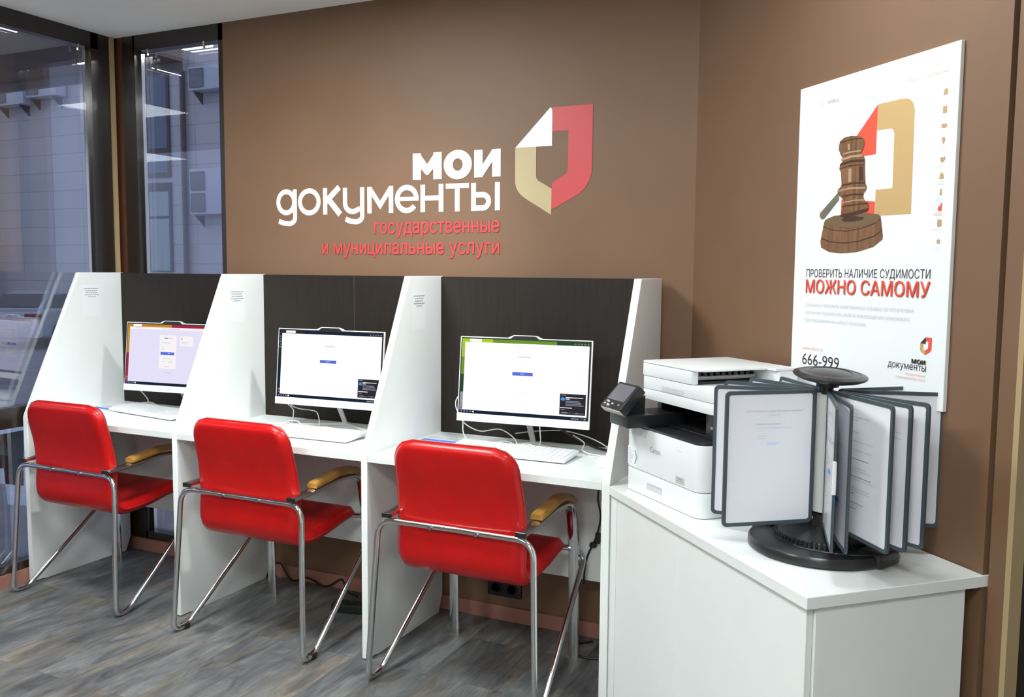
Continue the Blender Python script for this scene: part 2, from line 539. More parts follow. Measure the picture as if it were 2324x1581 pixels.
_TXT = {}
def text_geo(body, bold=0.0):
    """glyph outlines of the built-in font, filled contour by contour"""
    from mathutils.geometry import tessellate_polygon
    key = (body, bold)
    if key in _TXT:
        return _TXT[key]
    cu = bpy.data.curves.new('lettering', 'FONT')
    cu.body = body
    cu.size = 1.0
    cu.resolution_u = 3
    cu.fill_mode = 'NONE'
    ob = bpy.data.objects.new('lettering', cu)
    COL.objects.link(ob)
    dg = bpy.context.evaluated_depsgraph_get()
    dg.update()
    me = bpy.data.meshes.new_from_object(ob.evaluated_get(dg))
    adj = {}
    for e in me.edges:
        a, c = e.vertices
        adj.setdefault(a, []).append(c); adj.setdefault(c, []).append(a)
    seen, loops = set(), []
    for v in adj:
        if v in seen:
            continue
        Lp = [v]; seen.add(v); cur = v
        while True:
            nx = [w for w in adj[cur] if w not in seen]
            if not nx:
                break
            cur = nx[0]; seen.add(cur); Lp.append(cur)
        P = [Vector((me.vertices[q].co.x, me.vertices[q].co.y, 0)) for q in Lp]
        if len(P) > 2:
            loops.append(P)
    bpy.data.objects.remove(ob); bpy.data.meshes.remove(me); bpy.data.curves.remove(cu)
    def area(P): return sum(P[k].x * P[(k + 1) % len(P)].y - P[(k + 1) % len(P)].x * P[k].y for k in range(len(P))) / 2
    def inside(p, P):
        c = False
        for k in range(len(P)):
            a, d = P[k], P[k - 1]
            if (a.y > p.y) != (d.y > p.y) and p.x < (d.x - a.x) * (p.y - a.y) / (d.y - a.y) + a.x:
                c = not c
        return c
    A = [area(P) for P in loops]
    hole_of = {}
    for k, P in enumerate(loops):
        best = None
        for q, Q in enumerate(loops):
            if q != k and A[q] * A[k] < 0 and abs(A[q]) > abs(A[k]) and inside(P[0], Q) and inside(P[len(P) // 2], Q):
                if best is None or abs(A[q]) < abs(A[best]):
                    best = q
        if best is not None:
            hole_of[k] = best
    def grow(P, b, sgn):
        if b == 0:
            return P
        out = []
        n = len(P)
        for k in range(n):
            d0, d1 = P[k] - P[k - 1], P[(k + 1) % n] - P[k]
            if d0.length < 1e-7 or d1.length < 1e-7:
                out.append(P[k]); continue
            n0 = Vector((d0.y, -d0.x, 0)).normalized(); n1 = Vector((d1.y, -d1.x, 0)).normalized()
            m = n0 + n1
            if m.length < 1e-4:
                out.append(P[k]); continue
            m.normalize()
            out.append(P[k] + m * (sgn * b / max(.5, m.dot(n0))))
        return out
    vs, fs = [], []
    for k, P in enumerate(loops):
        if k in hole_of:
            continue
        sgn = 1 if A[k] > 0 else -1
        grp = [grow(P, bold, sgn)] + [grow(loops[h], bold, sgn) for h in hole_of if hole_of[h] == k]
        fl = [p for g in grp for p in g]
        o = len(vs)
        vs += [(p.x, p.y) for p in fl]
        def tri_area(T, F): return sum(abs((F[c] - F[a]).cross(F[e] - F[a]).z) / 2 for a, c, e in T)
        T = tessellate_polygon(grp)
        if len(grp) == 1 and tri_area(T, fl) > abs(area(P)) * 1.04:
            # the contour starts inside its own stem: pull its two ends to the stem's edge
            for dx in (.006, .010, .012, .014, .016, .018, .02, .025, .03, -.006, -.010, -.014, -.02, -.03, .04, -.04):
                Q = [p.copy() for p in P]
                Q[0].x += dx; Q[-1].x += dx
                TQ = tessellate_polygon([Q])
                if abs(tri_area(TQ, Q) / abs(area(Q)) - 1) < .015:
                    T, fl = TQ, Q
                    vs[o:] = [(p.x, p.y) for p in Q]
                    break
        fs.append([tuple(q + o for q in t) for t in T])
    _TXT[key] = (vs, fs)
    return _TXT[key]

# ------------------------------------------------------------------ setting
XL, YW, CE = -0.2505, 0.564, 2.4985
D = Vector((0.68638, -0.72724, 0)).normalized()      # along the slanted wall, towards the camera
NW = Vector((-D.y, D.x, 0))                            # out of the room
C0 = Vector((2.5919, YW, 0))
PEND = 1.31                                            # where the brown wall ends at a groove
YB, XR = -5.6, 6.2
E0 = C0 + D * 4.6

b = MB()
poly = [(XL - .3, YW + .3), (C0.x + .3, YW + .3), (E0.x + .3, E0.y + .2), (XR + .1, YB - .1), (XL - .3, YB - .1)]
b.prism(poly, -0.08, 0.0, FLOORM)
struct(b.build('floor'))
b = MB(); b.prism(poly, CE, CE + 0.08, CEIL)
struct(b.build('ceiling'))
# back wall right of the corner window
b = MB(); b.box((0.431, YW, 0), (C0.x + 0.12, YW + 0.2, CE), WALLB)
struct(b.build('wall_back'))
# slanted wall
b = MB()
def slab(p0, p1, z0, z1, m, thick=0.15, out=0.0):
    a, c = C0 + D * p0, C0 + D * p1
    q = [a + NW * out, c + NW * out, c + NW * (out + thick), a + NW * (out + thick)]
    b.prism([(v.x, v.y) for v in q], z0, z1, m)
slab(0, PEND, 0, CE, WALLB)
slab(PEND - .028, PEND, 0, CE, WALLB, thick=0.006, out=-0.006)
struct(b.build('wall_right'))
b = MB(); slab(PEND, PEND + 0.010, 0, CE, FRAME, out=0.012)
slab(PEND + 0.010, PEND + 0.056, 0, CE, WALLB)
struct(b.build('trim_1'))
b = MB(); slab(PEND + 0.056, PEND + 0.070, 0, CE, CREAM, out=-0.004)
struct(b.build('trim_2'))
DOORM = mat('dark_door_frame', (.014, .010, .008), .6, spec=.25)
b = MB(); slab(PEND + 0.070, PEND + 0.16, 0, CE, DOORM, out=0.03)
slab(PEND + 0.16, PEND + 1.1, 2.1, CE, FRAME, out=0.006)
slab(PEND + 1.1, PEND + 1.19, 0, CE, FRAME, out=0.006)
d1 = struct(b.build('door_1'))
b = MB(); slab(PEND + 0.16, PEND + 1.1, 0, 2.1, FRAMER, thick=0.04, out=0.05)
slab(PEND + 0.26, PEND + 1.0, 0.95, 1.05, FRAME, thick=0.02, out=0.035)
b.build('door_leaf', d1)
b = MB(); slab(PEND + 1.19, 4.6, 0, CE, REARW)
struct(b.build('wall_far_right'))
b = MB(); b.prism([(E0.x, E0.y), (XR, E0.y - .8), (XR, YB), (XR + .15, YB), (XR + .15, E0.y - .6), (E0.x + .12, E0.y + .1)], 0, CE, REARW)
struct(b.build('wall_side'))
b = MB(); b.box((XL - .15, YB - .15, 0), (XR + .15, YB, CE), REARW)
struct(b.build('wall_front'))
# left wall beyond the corner window
b = MB(); b.box((XL - .2, YB, 0), (XL, -1.6, CE), WALLB)
struct(b.build('wall_left'))
# skirtings
b = MB(); b.box((XL + 0.01, YW - 0.016, 0), (C0.x - 0.02, YW, 0.058), PINK)
struct(b.build('baseboard_back'))
b = MB(); b.box((XL, -1.6, 0), (XL + 0.014, YW - 0.017, 0.058), PINK)
struct(b.build('baseboard_left'))

# corner windows
def window(name, axis, lo, hi, rail, extra=()):
    """axis 'y': pane lies in plane x = XL, runs along y; axis 'x': plane y = YW"""
    f = MB(); 
    def fb(a0, a1, z0, z1, m=FRAME, d0=-0.03, d1=0.06):
        if axis == 'y':
            f.box((XL - d1, a0, z0), (XL - d0 - 0.03, a1, z1), m)
        else:
            f.box((a0, YW + d0 + 0.03, z0), (a1, YW + d1, z1), m)
    fb(lo, hi, 2.425, CE)
    fb(lo, hi, 0.056, 0.095)
    if rail:
        fb(lo, hi, 0.697, 0.787)
    for a in extra:
        fb(*a)
    return f, fb
f, fb = window('window_1', 'y', -1.6, 0.47, True)
fb(0.43, 0.50, 0.056, CE)
fb(-1.6, -1.52, 0.056, CE)
w1 = struct(f.build('window_1'))
g = MB()
for x in (XL - 0.022, XL - 0.046):
    g.add([(x, -1.53, 0.09), (x, 0.44, 0.09), (x, 0.44, 2.43), (x, -1.53, 2.43)], [(0, 1, 2, 3)], GLASS)
g.build('pane', w1)
g = MB(); g.box((XL - 0.044, 0.418, 0.095), (XL - 0.024, 0.432, 2.425), ALU)
g.build('spacer_bar', w1)
f, fb = window('window_2', 'x', -0.13, 0.431, False)
fb(-0.15, -0.118, 0.056, CE)
fb(0.405, 0.431, 0.056, CE)
w2 = struct(f.build('window_2'))
g = MB()
for y in (YW + 0.022, YW + 0.046):
    g.add([(-0.125, y, 0.09), (0.41, y, 0.09), (0.41, y, 2.43), (-0.125, y, 2.43)], [(0, 1, 2, 3)], GLASS)
g.build('pane', w2)
g = MB(); g.box((-0.119, YW + 0.024, 0.095), (-0.100, YW + 0.044, 2.42), ALU)
g.build('spacer_bar', w2)
for i, (p, s) in enumerate((((XL + .004, 0.36, 2.425), 'y'), ((-0.03, YW - .004, 2.425), 'x'), ((0.325, YW - .004, 2.425), 'x'))):
    g = MB(); g.bbox((p[0] - .005, p[1] - .005, p[2] - .028), (p[0] + .005, p[1] + .005, p[2] + .002), ALU, 0.001, 1)
    g.build('frame_clip', w1 if s == 'y' else w2)
# corner post
f = MB()
f.box((XL - 0.06, 0.50, 0.0), (XL, YW + 0.06, CE), FRAME)
f.box((XL, YW, 0.0), (-0.15, YW + 0.06, CE), FRAMER)
f.box((-0.20, YW - .001, 0.0), (-0.15, YW + 0.001, CE), FRAME)
struct(f.build('trim_3'))
f = MB(); f.box((XL - 0.001, 0.532, 0.058), (XL + 0.012, 0.552, CE), CREAM)
struct(f.build('trim_4'))

# ceiling lamps (600 mm panels)
lamp_n = 0
for (lx, ly, lab) in ((1.165, -0.735, 'square white ceiling panel light mirrored upper in the corner windows'),
                      (3.165, -2.70, 'square white ceiling panel light mirrored lower in the corner windows'),
                      (1.165, -2.70, 'square white ceiling panel light behind the row of red chairs'),
                      (3.165, -4.70, 'square white ceiling panel light at the rear of the room')):
    t = thing('ceiling_light', lab, 'ceiling light', (lx, ly, CE), 0, 'square ceiling panel lights')
    f = MB()
    for s in ((-.305, -.305, .305, -.295), (-.305, .295, .305, .305), (-.305, -.295, -.295, .295), (.295, -.295, .305, .295)):
        f.box((s[0], s[1], -0.012), (s[2], s[3], -0.0005), WPLAS)
    f.build('frame', t)
    f = MB(); f.box((-.295, -.295, -0.008), (.295, .295, -0.001), LAMP)
    f.build('diffuser', t)

# small round ceiling light over the cabinet, and a spotlight turned to the booths
t = thing('ceiling_light', 'small round ceiling light above the white cabinet and poster', 'ceiling light', (2.95, -0.52, CE))
f = MB(); f.lathe([(.17, -.0005), (.17, -.022), (.155, -.026)], WPLAS, 40); f.build('frame', t)
f = MB(); f.lathe([(.154, -.0262), (.14, -.032), (.02, -.034)], LAMP, 40); f.build('diffuser', t)
SPX, SPY, SPZ = 2.30, -0.18, 2.37
t = thing('spotlight', 'white ceiling spotlight turned towards the computer booths', 'spotlight', (SPX, SPY, CE))
f = MB(); f.lathe([(.05, -.0005), (.05, -.02), (.02, -.024)], WPLAS, 24); f.cyl((0, 0, -.02), (0, 0, -.09), .008, WPLAS, 10); f.build('mount', t)
aim = (Vector((0.85, .27, .80)) - Vector((SPX, SPY, SPZ))).normalized()
SM = Matrix.Translation((0, 0, SPZ - CE)) @ aim.to_track_quat('-Z', 'Y').to_matrix().to_4x4()
f = MB(); f.lathe([(.030, .09), (.045, .08), (.048, -.045), (.044, -.045), (.040, .02)], WPLAS, 28, (0, 0, 0), SM); f.build('lamp_head', t)
sl = bpy.data.lights.new('spot_bulb', 'SPOT')
sl.energy = SPOT_POWER; sl.spot_size = math.radians(80); sl.spot_blend = 1.0; sl.shadow_soft_size = 0.05
sl.color = (0.95, 1.0, 0.985)
so = bpy.data.objects.new('spot_bulb', sl); COL.objects.link(so); so.parent = t
so.matrix_basis = Matrix.Translation(Vector((0, 0, SPZ - CE)) + aim * .06) @ aim.to_track_quat('-Z', 'Y').to_matrix().to_4x4()

# ------------------------------------------------------------------ lettering on the back wall
P = Print((0, YW, 0), (1, 0, 0), (0, 0, 1), (0, -1, 0))
W = WHITEV
zb, zt, sw = 1.635, 1.747, 0.0215
def stem(x, z0, z1, w=sw): P.rect(x, z0, x + w, z1, W, 0.0015)
O = 0.0015
# д written like a g
P.ring(0.7795, 1.6925, 0.0545, 0.0565, sw, W, O)
stem(0.8165, 1.622, 1.747)
P.stroke([(0.8272, 1.63)] + arc(0.7915, 1.624, 0.0358, 5, -82, 10, 0.0255) + [(0.763, 1.602), (0.738, 1.611)], sw, W, O)
# о
P.ring(0.905, 1.691, 0.061, 0.058, sw, W, O)
# к
stem(0.979, zb, zt)
P.stroke([(0.994, 1.690), (1.064, 1.749)], 0.025, W, O); P.stroke([(1.008, 1.699), (1.068, 1.634)], 0.026, W, O)
# у written like a y
P.stroke([(1.0935, 1.7445), (1.0935, 1.690)] + arc(1.132, 1.681, 0.0385, 180, 300, 12, 0.0365) + [(1.170, 1.657)], sw, W, O)
stem(1.1705, 1.622, 1.745)
P.stroke([(1.1812, 1.63)] + arc(1.148, 1.626, 0.0332, 5, -85, 10, 0.0245) + [(1.122, 1.604), (1.096, 1.614)], sw, W, O)
# м
stem(1.207, zb, zt - .002); stem(1.3135, zb, zt - .002)
P.stroke([(1.218, 1.739), (1.271, 1.668), (1.3245, 1.739)], 0.021, W, O)
# е
P.ring(1.4005, 1.690, 0.0570, 0.0575, sw, W, O, 0, 322)
P.rect(1.357, 1.682, 1.4575, 1.6985, W, O)
# н
stem(1.466, zb, zt - .002); stem(1.5515, zb, zt - .002); P.rect(1.48, 1.681, 1.56, 1.700, W, O)
# т
P.rect(1.584, 1.7255, 1.689, 1.745, W, O); stem(1.6257, zb, 1.74)
# ы
stem(1.699, zb, zt - .003); P.stroke([(1.708, 1.697), (1.750, 1.697)] + arc(1.750, 1.6713, 0.0265, 90, -90, 14, 0.0257) + [(1.708, 1.6455)], 0.0215, W, O)
stem(1.804, zb, zt - .003)
# мои
zb2, zt2 = 1.765, 1.871
def st2(x, w=0.0385): P.rect(x, zb2, x + w, zt2, W, O)
st2(1.430); st2(1.5265)
P.poly([(1.430, zt2), (1.462, zt2), (1.498, 1.826), (1.5335, zt2), (1.565, zt2), (1.565, 1.846), (1.502, 1.783), (1.494, 1.783), (1.430, 1.846)], W, O + .0002)
P.ring(1.638, 1.8185, 0.0635, 0.0575, 0.041, W, O, wy=0.033)
st2(1.712, 0.037); st2(1.791, 0.037)
P.poly([(1.712, zb2), (1.748, zb2), (1.828, zt2), (1.792, zt2)], W, O + .0002)
t_sign = P.build('wall_lettering', None)
tag(t_sign, 'large white vinyl lettering on the brown wall above the booths', 'sign')
P = Print((0, YW, 0), (1, 0, 0), (0, 0, 1), (0, -1, 0))
P.heavy_text('государственные', 1.241, 1.825, 1.5315, 1.597, REDV, 0.0018, 0.0012)
tag(P.build('wall_lettering'), 'upper, shorter line of small red vinyl lettering under the white words', 'sign')
P = Print((0, YW, 0), (1, 0, 0), (0, 0, 1), (0, -1, 0))
P.heavy_text('и муниципальные услуги', 0.972, 1.825, 1.447, 1.5125, REDV, 0.0018, 0.0012)
tag(P.build('wall_lettering'), 'lower, longer line of small red vinyl lettering just above the booths', 'sign')
# folded-sheet emblem
P = Print((0, YW, 0), (1, 0, 0), (0, 0, 1), (0, -1, 0))
def emblem(P, f, red, gold, white, off):
    P.poly([f(q) for q in ((2.043, 2.013), (2.204, 2.013), (2.204, 1.775), (2.201, 1.755), (2.193, 1.734), (2.176, 1.708), (2.153, 1.688), (2.048, 1.634), (2.043, 1.637), (2.043, 1.732), (2.095, 1.762), (2.103, 1.768), (2.108, 1.778), (2.108, 1.924), (2.043, 1.924))], red, off)
    P.poly([f(q) for q in ((1.889, 1.870), (1.978, 1.870), (1.978, 1.762), (1.980, 1.752), (1.986, 1.744), (2.0425, 1.711), (2.0425, 1.613), (1.938, 1.675), (1.919, 1.688), (1.905, 1.702), (1.895, 1.719), (1.890, 1.738))], gold, off)
    P.poly([f(q) for q in ((1.890, 1.8705), (2.0425, 1.8705), (2.0425, 1.995), (2.041, 2.006), (2.037, 2.013), (2.032, 2.011))], white, off + .0002)
emblem(P, lambda q: q, REDV, GOLDV, WHITEV, 0.0015)
tag(P.build('wall_emblem'), 'red, white and gold folded sheet emblem on the brown wall', 'emblem')

# ------------------------------------------------------------------ booth row
X = [-0.2295, 0.6554, 1.5608, 2.4604]
T, YT, YBK, HT = 0.0259, 0.2897, 0.5343, 1.3774
booth = thing('booth_row', 'white three-seat row of computer booths with dark brown back panels', 'booth desks', (X[0], 0, 0))
def L(x): return x - X[0]
for i, x in enumerate(X):
    b = MB()
    b.prism([(0, 0.004), (0, 0.742), (0.004, 0.755), (YT, HT), (YBK, HT), (YBK, 0.07), (YBK - .03, 0.0), (0.06, 0.0), (0.05, 0.004)], L(x), L(x) + T, WHITE, 'x', bev=0.0012, seg=1)
    sp_ = b.build('side_panel', booth)
    if i < 3:
        zz = 1.247; yc = 0.352
        Q = Print((L(x) + T, 0, 0), (0, 1, 0), (0, 0, 1), (1, 0, 0))
        Q.poly(rrect(yc - .050, 1.175, yc + .050, 1.320, 0.002), PAPERW, 0.0004)
        for k, (w_, z_) in enumerate(((.040, 1.302), (.033, 1.2925), (.032, 1.283), (.039, 1.2735), (.021, 1.264))):
            xx = -w_
            while xx < w_ - .004:
                ln = random.uniform(.006, .016)
                Q.rect(yc + xx, z_ - .0016, yc + min(w_, xx + ln), z_ + .0016, INK, 0.0007)
                xx += ln + .0022
        Q.build('notice_sticker', sp_)
for i in range(3):
    b = MB(); b.bbox((L(X[i]) + T + .0005, 0.001, 0.724), (L(X[i + 1]) - .0005, 0.5195, 0.75), WHITE, 0.001, 1)
    b.build('desktop', booth)
    b = MB(); b.bbox((L(X[i]) + T + .0005, 0.444, 0.262), (L(X[i + 1]) - .0005, 0.460, 0.7235), WHITE, 0.001, 1)
    b.build('modesty_panel', booth)
    b = MB(); b.box((L(X[i]) + T + .0005, 0.520, 0.725), (L(X[i + 1]) - .0005, YBK, HT - .002), WENGE)
    if i == 1:
        b.box((L(1.166), 0.5193, 0.76), (L(1.1672), 0.5201, HT - .003), mat('seam_light', (0.10, 0.08, 0.06), 0.5))
    b.build('back_panel', booth)

# ------------------------------------------------------------------ chairs
def make_chair(label, loc):
    t = thing('armchair', label, 'chair', loc, 0, 'red armchairs at the booths')
    # shell centre line (y, z)
    ctr = bez([(-.092, .843, 0), (-.076, .76, 0), (-.052, .66, 0), (-.042, .56, 0), (-.046, .47, 0), (-.036, .432, 0), (-.006, .409, 0), (.05, .405, 0), (.15, .415, 0), (.24, .431, 0), (.290, .436, 0), (.318, .424, 0)], 7)
    NS = len(ctr)
    s = [0.0]
    for i in range(1, NS):
        s.append(s[-1] + (ctr[i] - ctr[i - 1]).length)
    tot = s[-1]
    def halfw(si):
        base = .224 + .012 * min(1, si / .25)
        for q, rc in ((si, .072), (tot - si, .045)):
            if q < rc:
                base -= rc - math.sqrt(max(0, rc * rc - (rc - q) ** 2))
        return base
    NT = 18
    def shell(i0, i1, name):
        front, back, rim = [], [], []
        for i in range(i0, i1 + 1):
            tn = (ctr[min(i + 1, NS - 1)] - ctr[max(i - 1, 0)]).normalized()
            nr = Vector((-tn.y, tn.x, 0))       # towards the sitter / upwards
            if nr.x < 0 and nr.y < 0: nr = -nr
            w = halfw(s[i])
            fr_, bk_ = [], []
            for k in range(NT + 1):
                tt = -1 + 2 * k / NT
                tt = math.copysign(abs(tt) ** 0.8, tt)
                edge = min(1.0, (1 - abs(tt)) * w / .03, max(0.0, s[i]) / .03, max(0.0, tot - s[i]) / .03)
                th = .006 + .019 * math.sqrt(max(0, 1 - (1 - edge) ** 2))
                c = ctr[i]
                fr_.append((tt * w, c.x + nr.x * th, c.y + nr.y * th))
                bk_.append((tt * w, c.x - nr.x * th, c.y - nr.y * th))
            front.append(fr_); back.append(bk_)
        n = i1 - i0 + 1; m = NT + 1
        vs = [p for r in front for p in r] + [p for r in back for p in r]
        off = n * m
        fs = []
        for i in range(n - 1):
            for k in range(m - 1):
                fs.append((i * m + k, i * m + k + 1, (i + 1) * m + k + 1, (i + 1) * m + k))
                fs.append((off + i * m + k, off + (i + 1) * m + k, off + (i + 1) * m + k + 1, off + i * m + k + 1))
            for k in (0, m - 1):
                fs.append((i * m + k, (i + 1) * m + k, off + (i + 1) * m + k, off + i * m + k))
        for i in (0, n - 1):
            for k in range(m - 1):
                fs.append((i * m + k, i * m + k + 1, off + i * m + k + 1, off + i * m + k))
        q = MB(); q.add(vs, fs, RED, True)
        o = q.build(name, t, sharp=60)
        # piping
        pa = [(-halfw(s[i]), ctr[i].x, ctr[i].y) for i in range(i0, i1 + 1)]
        pb = [(halfw(s[i]), ctr[i].x, ctr[i].y) for i in range(i0, i1 + 1)]
        q = MB()
        if i0 == 0:
            q.tube(list(reversed(pa)) + pb, .0045, PIPING, 6)
        else:
            q.tube(pa + list(reversed(pb)), .0045, PIPING, 6)
        q.build('piping', o)
        return o
    mid = next(i for i in range(NS) if ctr[i].y < .412)
    shell(0, mid, 'backrest')
    shell(mid, NS - 1, 'seat')
    # one closed loop of round tube
    YBAR, ZBAR = -.090, .562
    half = [(0, -.078, ZBAR - .002), (.14, YBAR + .006, ZBAR - .001), (.286, YBAR - .004, ZBAR + .002), (.311, -.128, .011), (.306, -.062, .011), (.274, .392, .372), (.250, .352, .414), (0, .322, .398)]
    R_ = half
    Lf = [(-p[0], p[1], p[2]) for p in reversed(half[1:-1])]
    loop = fillet(R_ + Lf, [.02, .05, .060, .055, .055, .035, .03, .02, .03, .035, .055, .055, .060, .05], 8, closed=True)
    q = MB(); q.tube(loop, .0105, CHROME, 12, closed=True)
    for sx in (-1, 1):
        q.cyl((sx * .085, -.100, ZBAR - .002), (sx * .085, -.088, ZBAR - .002), .007, STEEL, 10)
    q.build('tube_frame', t)
    for sx in (-1, 1):
        # flat oval tube: armrest and front leg in one
        path = fillet([(sx * .247, -.104, .5835), (sx * .247, .03, .590), (sx * .247, .16, .604), (sx * .247, .318, .592), (sx * .247, .356, .40), (sx * .247, .368, .0)], [.01, .05, .05, .10, .06, .01], 10)
        q = MB()
        P_ = [Vector(p) for p in path]
        # flattened along its own bend normal
        rings = []
        n = 14
        for i in range(len(P_)):
            tg = (P_[min(i + 1, len(P_) - 1)] - P_[max(i - 1, 0)]).normalized()
            sd = Vector((1, 0, 0)); nm = tg.cross(sd).normalized()
            rg = []
            for k in range(n):
                a = 2 * math.pi * k / n
                rg.append(P_[i] + sd * (.0195 * max(-1, min(1, 1.25 * math.cos(a)))) + nm * (.0095 * math.sin(a)))
            rings.append(rg)
        vs = [p for r in rings for p in r]
        fs = [(i * n + k, i * n + (k + 1) % n, (i + 1) * n + (k + 1) % n, (i + 1) * n + k) for i in range(len(rings) - 1) for k in range(n)]
        fs += [tuple(range(n)), tuple((len(rings) - 1) * n + k for k in range(n))]
        q.add(vs, fs, CHROME, True)
        leg = q.build('arm_and_front_leg', t)
        q = MB(); q.bbox((sx * .247 - .0185, -.1085, .5750), (sx * .247 + .0185, -.1042, .5920), BLACKP, .002, 1)
        q.build('end_cap', leg)
        # wooden pad on the arm
        q = MB()
        pts = bez([(.015, .6010, 0), (.09, .6090, 0), (.17, .6195, 0), (.225, .618, 0), (.275, .607, 0), (.318, .582, 0)], 6)
        nP = len(pts); rings = []
        prof = [(-.022, .0), (-.0235, .006), (-.0225, .014), (-.017, .0205), (-.008, .0225), (.008, .0225), (.017, .0205), (.0225, .014), (.0235, .006), (.022, .0)]
        for i, c in enumerate(pts):
            tg = (pts[min(i + 1, nP - 1)] - pts[max(i - 1, 0)]).normalized()
            nm = Vector((-tg.y, tg.x, 0))
            k = 1.0 if 0 < i < nP - 1 else .82
            rings.append([(sx * .247 + w_ * (1 if k == 1 else .94), c.x + nm.x * h_ * k, c.y + nm.y * h_ * k) for (w_, h_) in prof])
        n = len(prof)
        vs = [p for r in rings for p in r]
        fs = [(i * n + k, i * n + (k + 1) % n, (i + 1) * n + (k + 1) % n, (i + 1) * n + k) for i in range(nP - 1) for k in range(n)]
        fs += [tuple(range(n)), tuple((nP - 1) * n + k for k in range(n))]
        q.add(vs, fs, WOOD, True)
        q.build('arm_pad', leg)
    return t
ch = make_chair('red chrome armchair at the booth nearest the window', (0.152, 0.0, 0))
mid_ch = dup(ch, (1.089, -0.004, 0), 'red chrome armchair at the middle booth')
for sx in (-1, 1):
    q = MB(); q.bbox((sx * .307 - .013, -.084, 0.0), (sx * .307 + .013, -.058, .022), RUBBER, .004)
    q.build('rubber_foot', mid_ch)
dup(ch, (1.992, -0.012, 0), 'red chrome armchair at the booth next to the white cabinet', 0.0)

# ------------------------------------------------------------------ all-in-one computers
def smat(name, c, s=1.0):
    return MATS.setdefault(name, emit_mat(name, c, s))
S_WHITE = smat('screen_white', (1.0, 1.0, 1.0), 1.15)
S_LILAC = smat('screen_lilac', (0.80, 0.77, 0.97), 0.98)
S_PANEL = smat('screen_panel', (0.95, 0.90, 0.92), 1.0)
S_BLUE = smat('screen_blue', (0.10, 0.16, 0.72), 1.0)
S_NAVY = smat('screen_taskbar', (0.012, 0.020, 0.040), 1.0)
S_POP = smat('screen_popup', (0.030, 0.026, 0.036), 1.0)
S_GREEN = smat('screen_green', (0.16, 0.30, 0.03), 1.0)
S_LIME = smat('screen_lime', (0.42, 0.62, 0.02), 1.0)
S_DKGRN = smat('screen_dark_green', (0.025, 0.07, 0.03), 1.0)
S_ORANGE = smat('screen_orange', (0.55, 0.24, 0.02), 1.0)
S_CRIM = smat('screen_crimson', (0.36, 0.02, 0.06), 1.0)
S_GREY = smat('screen_grey', (0.30, 0.32, 0.38), 1.0)
S_PINKT = smat('screen_pink_text', (0.95, 0.62, 0.66), 1.0)
S_CLOUD = smat('screen_cloud_blue', (0.06, 0.30, 0.85), 1.0)
MW, MH, CH = 0.510, 0.313, 0.029       # whole front, chin height
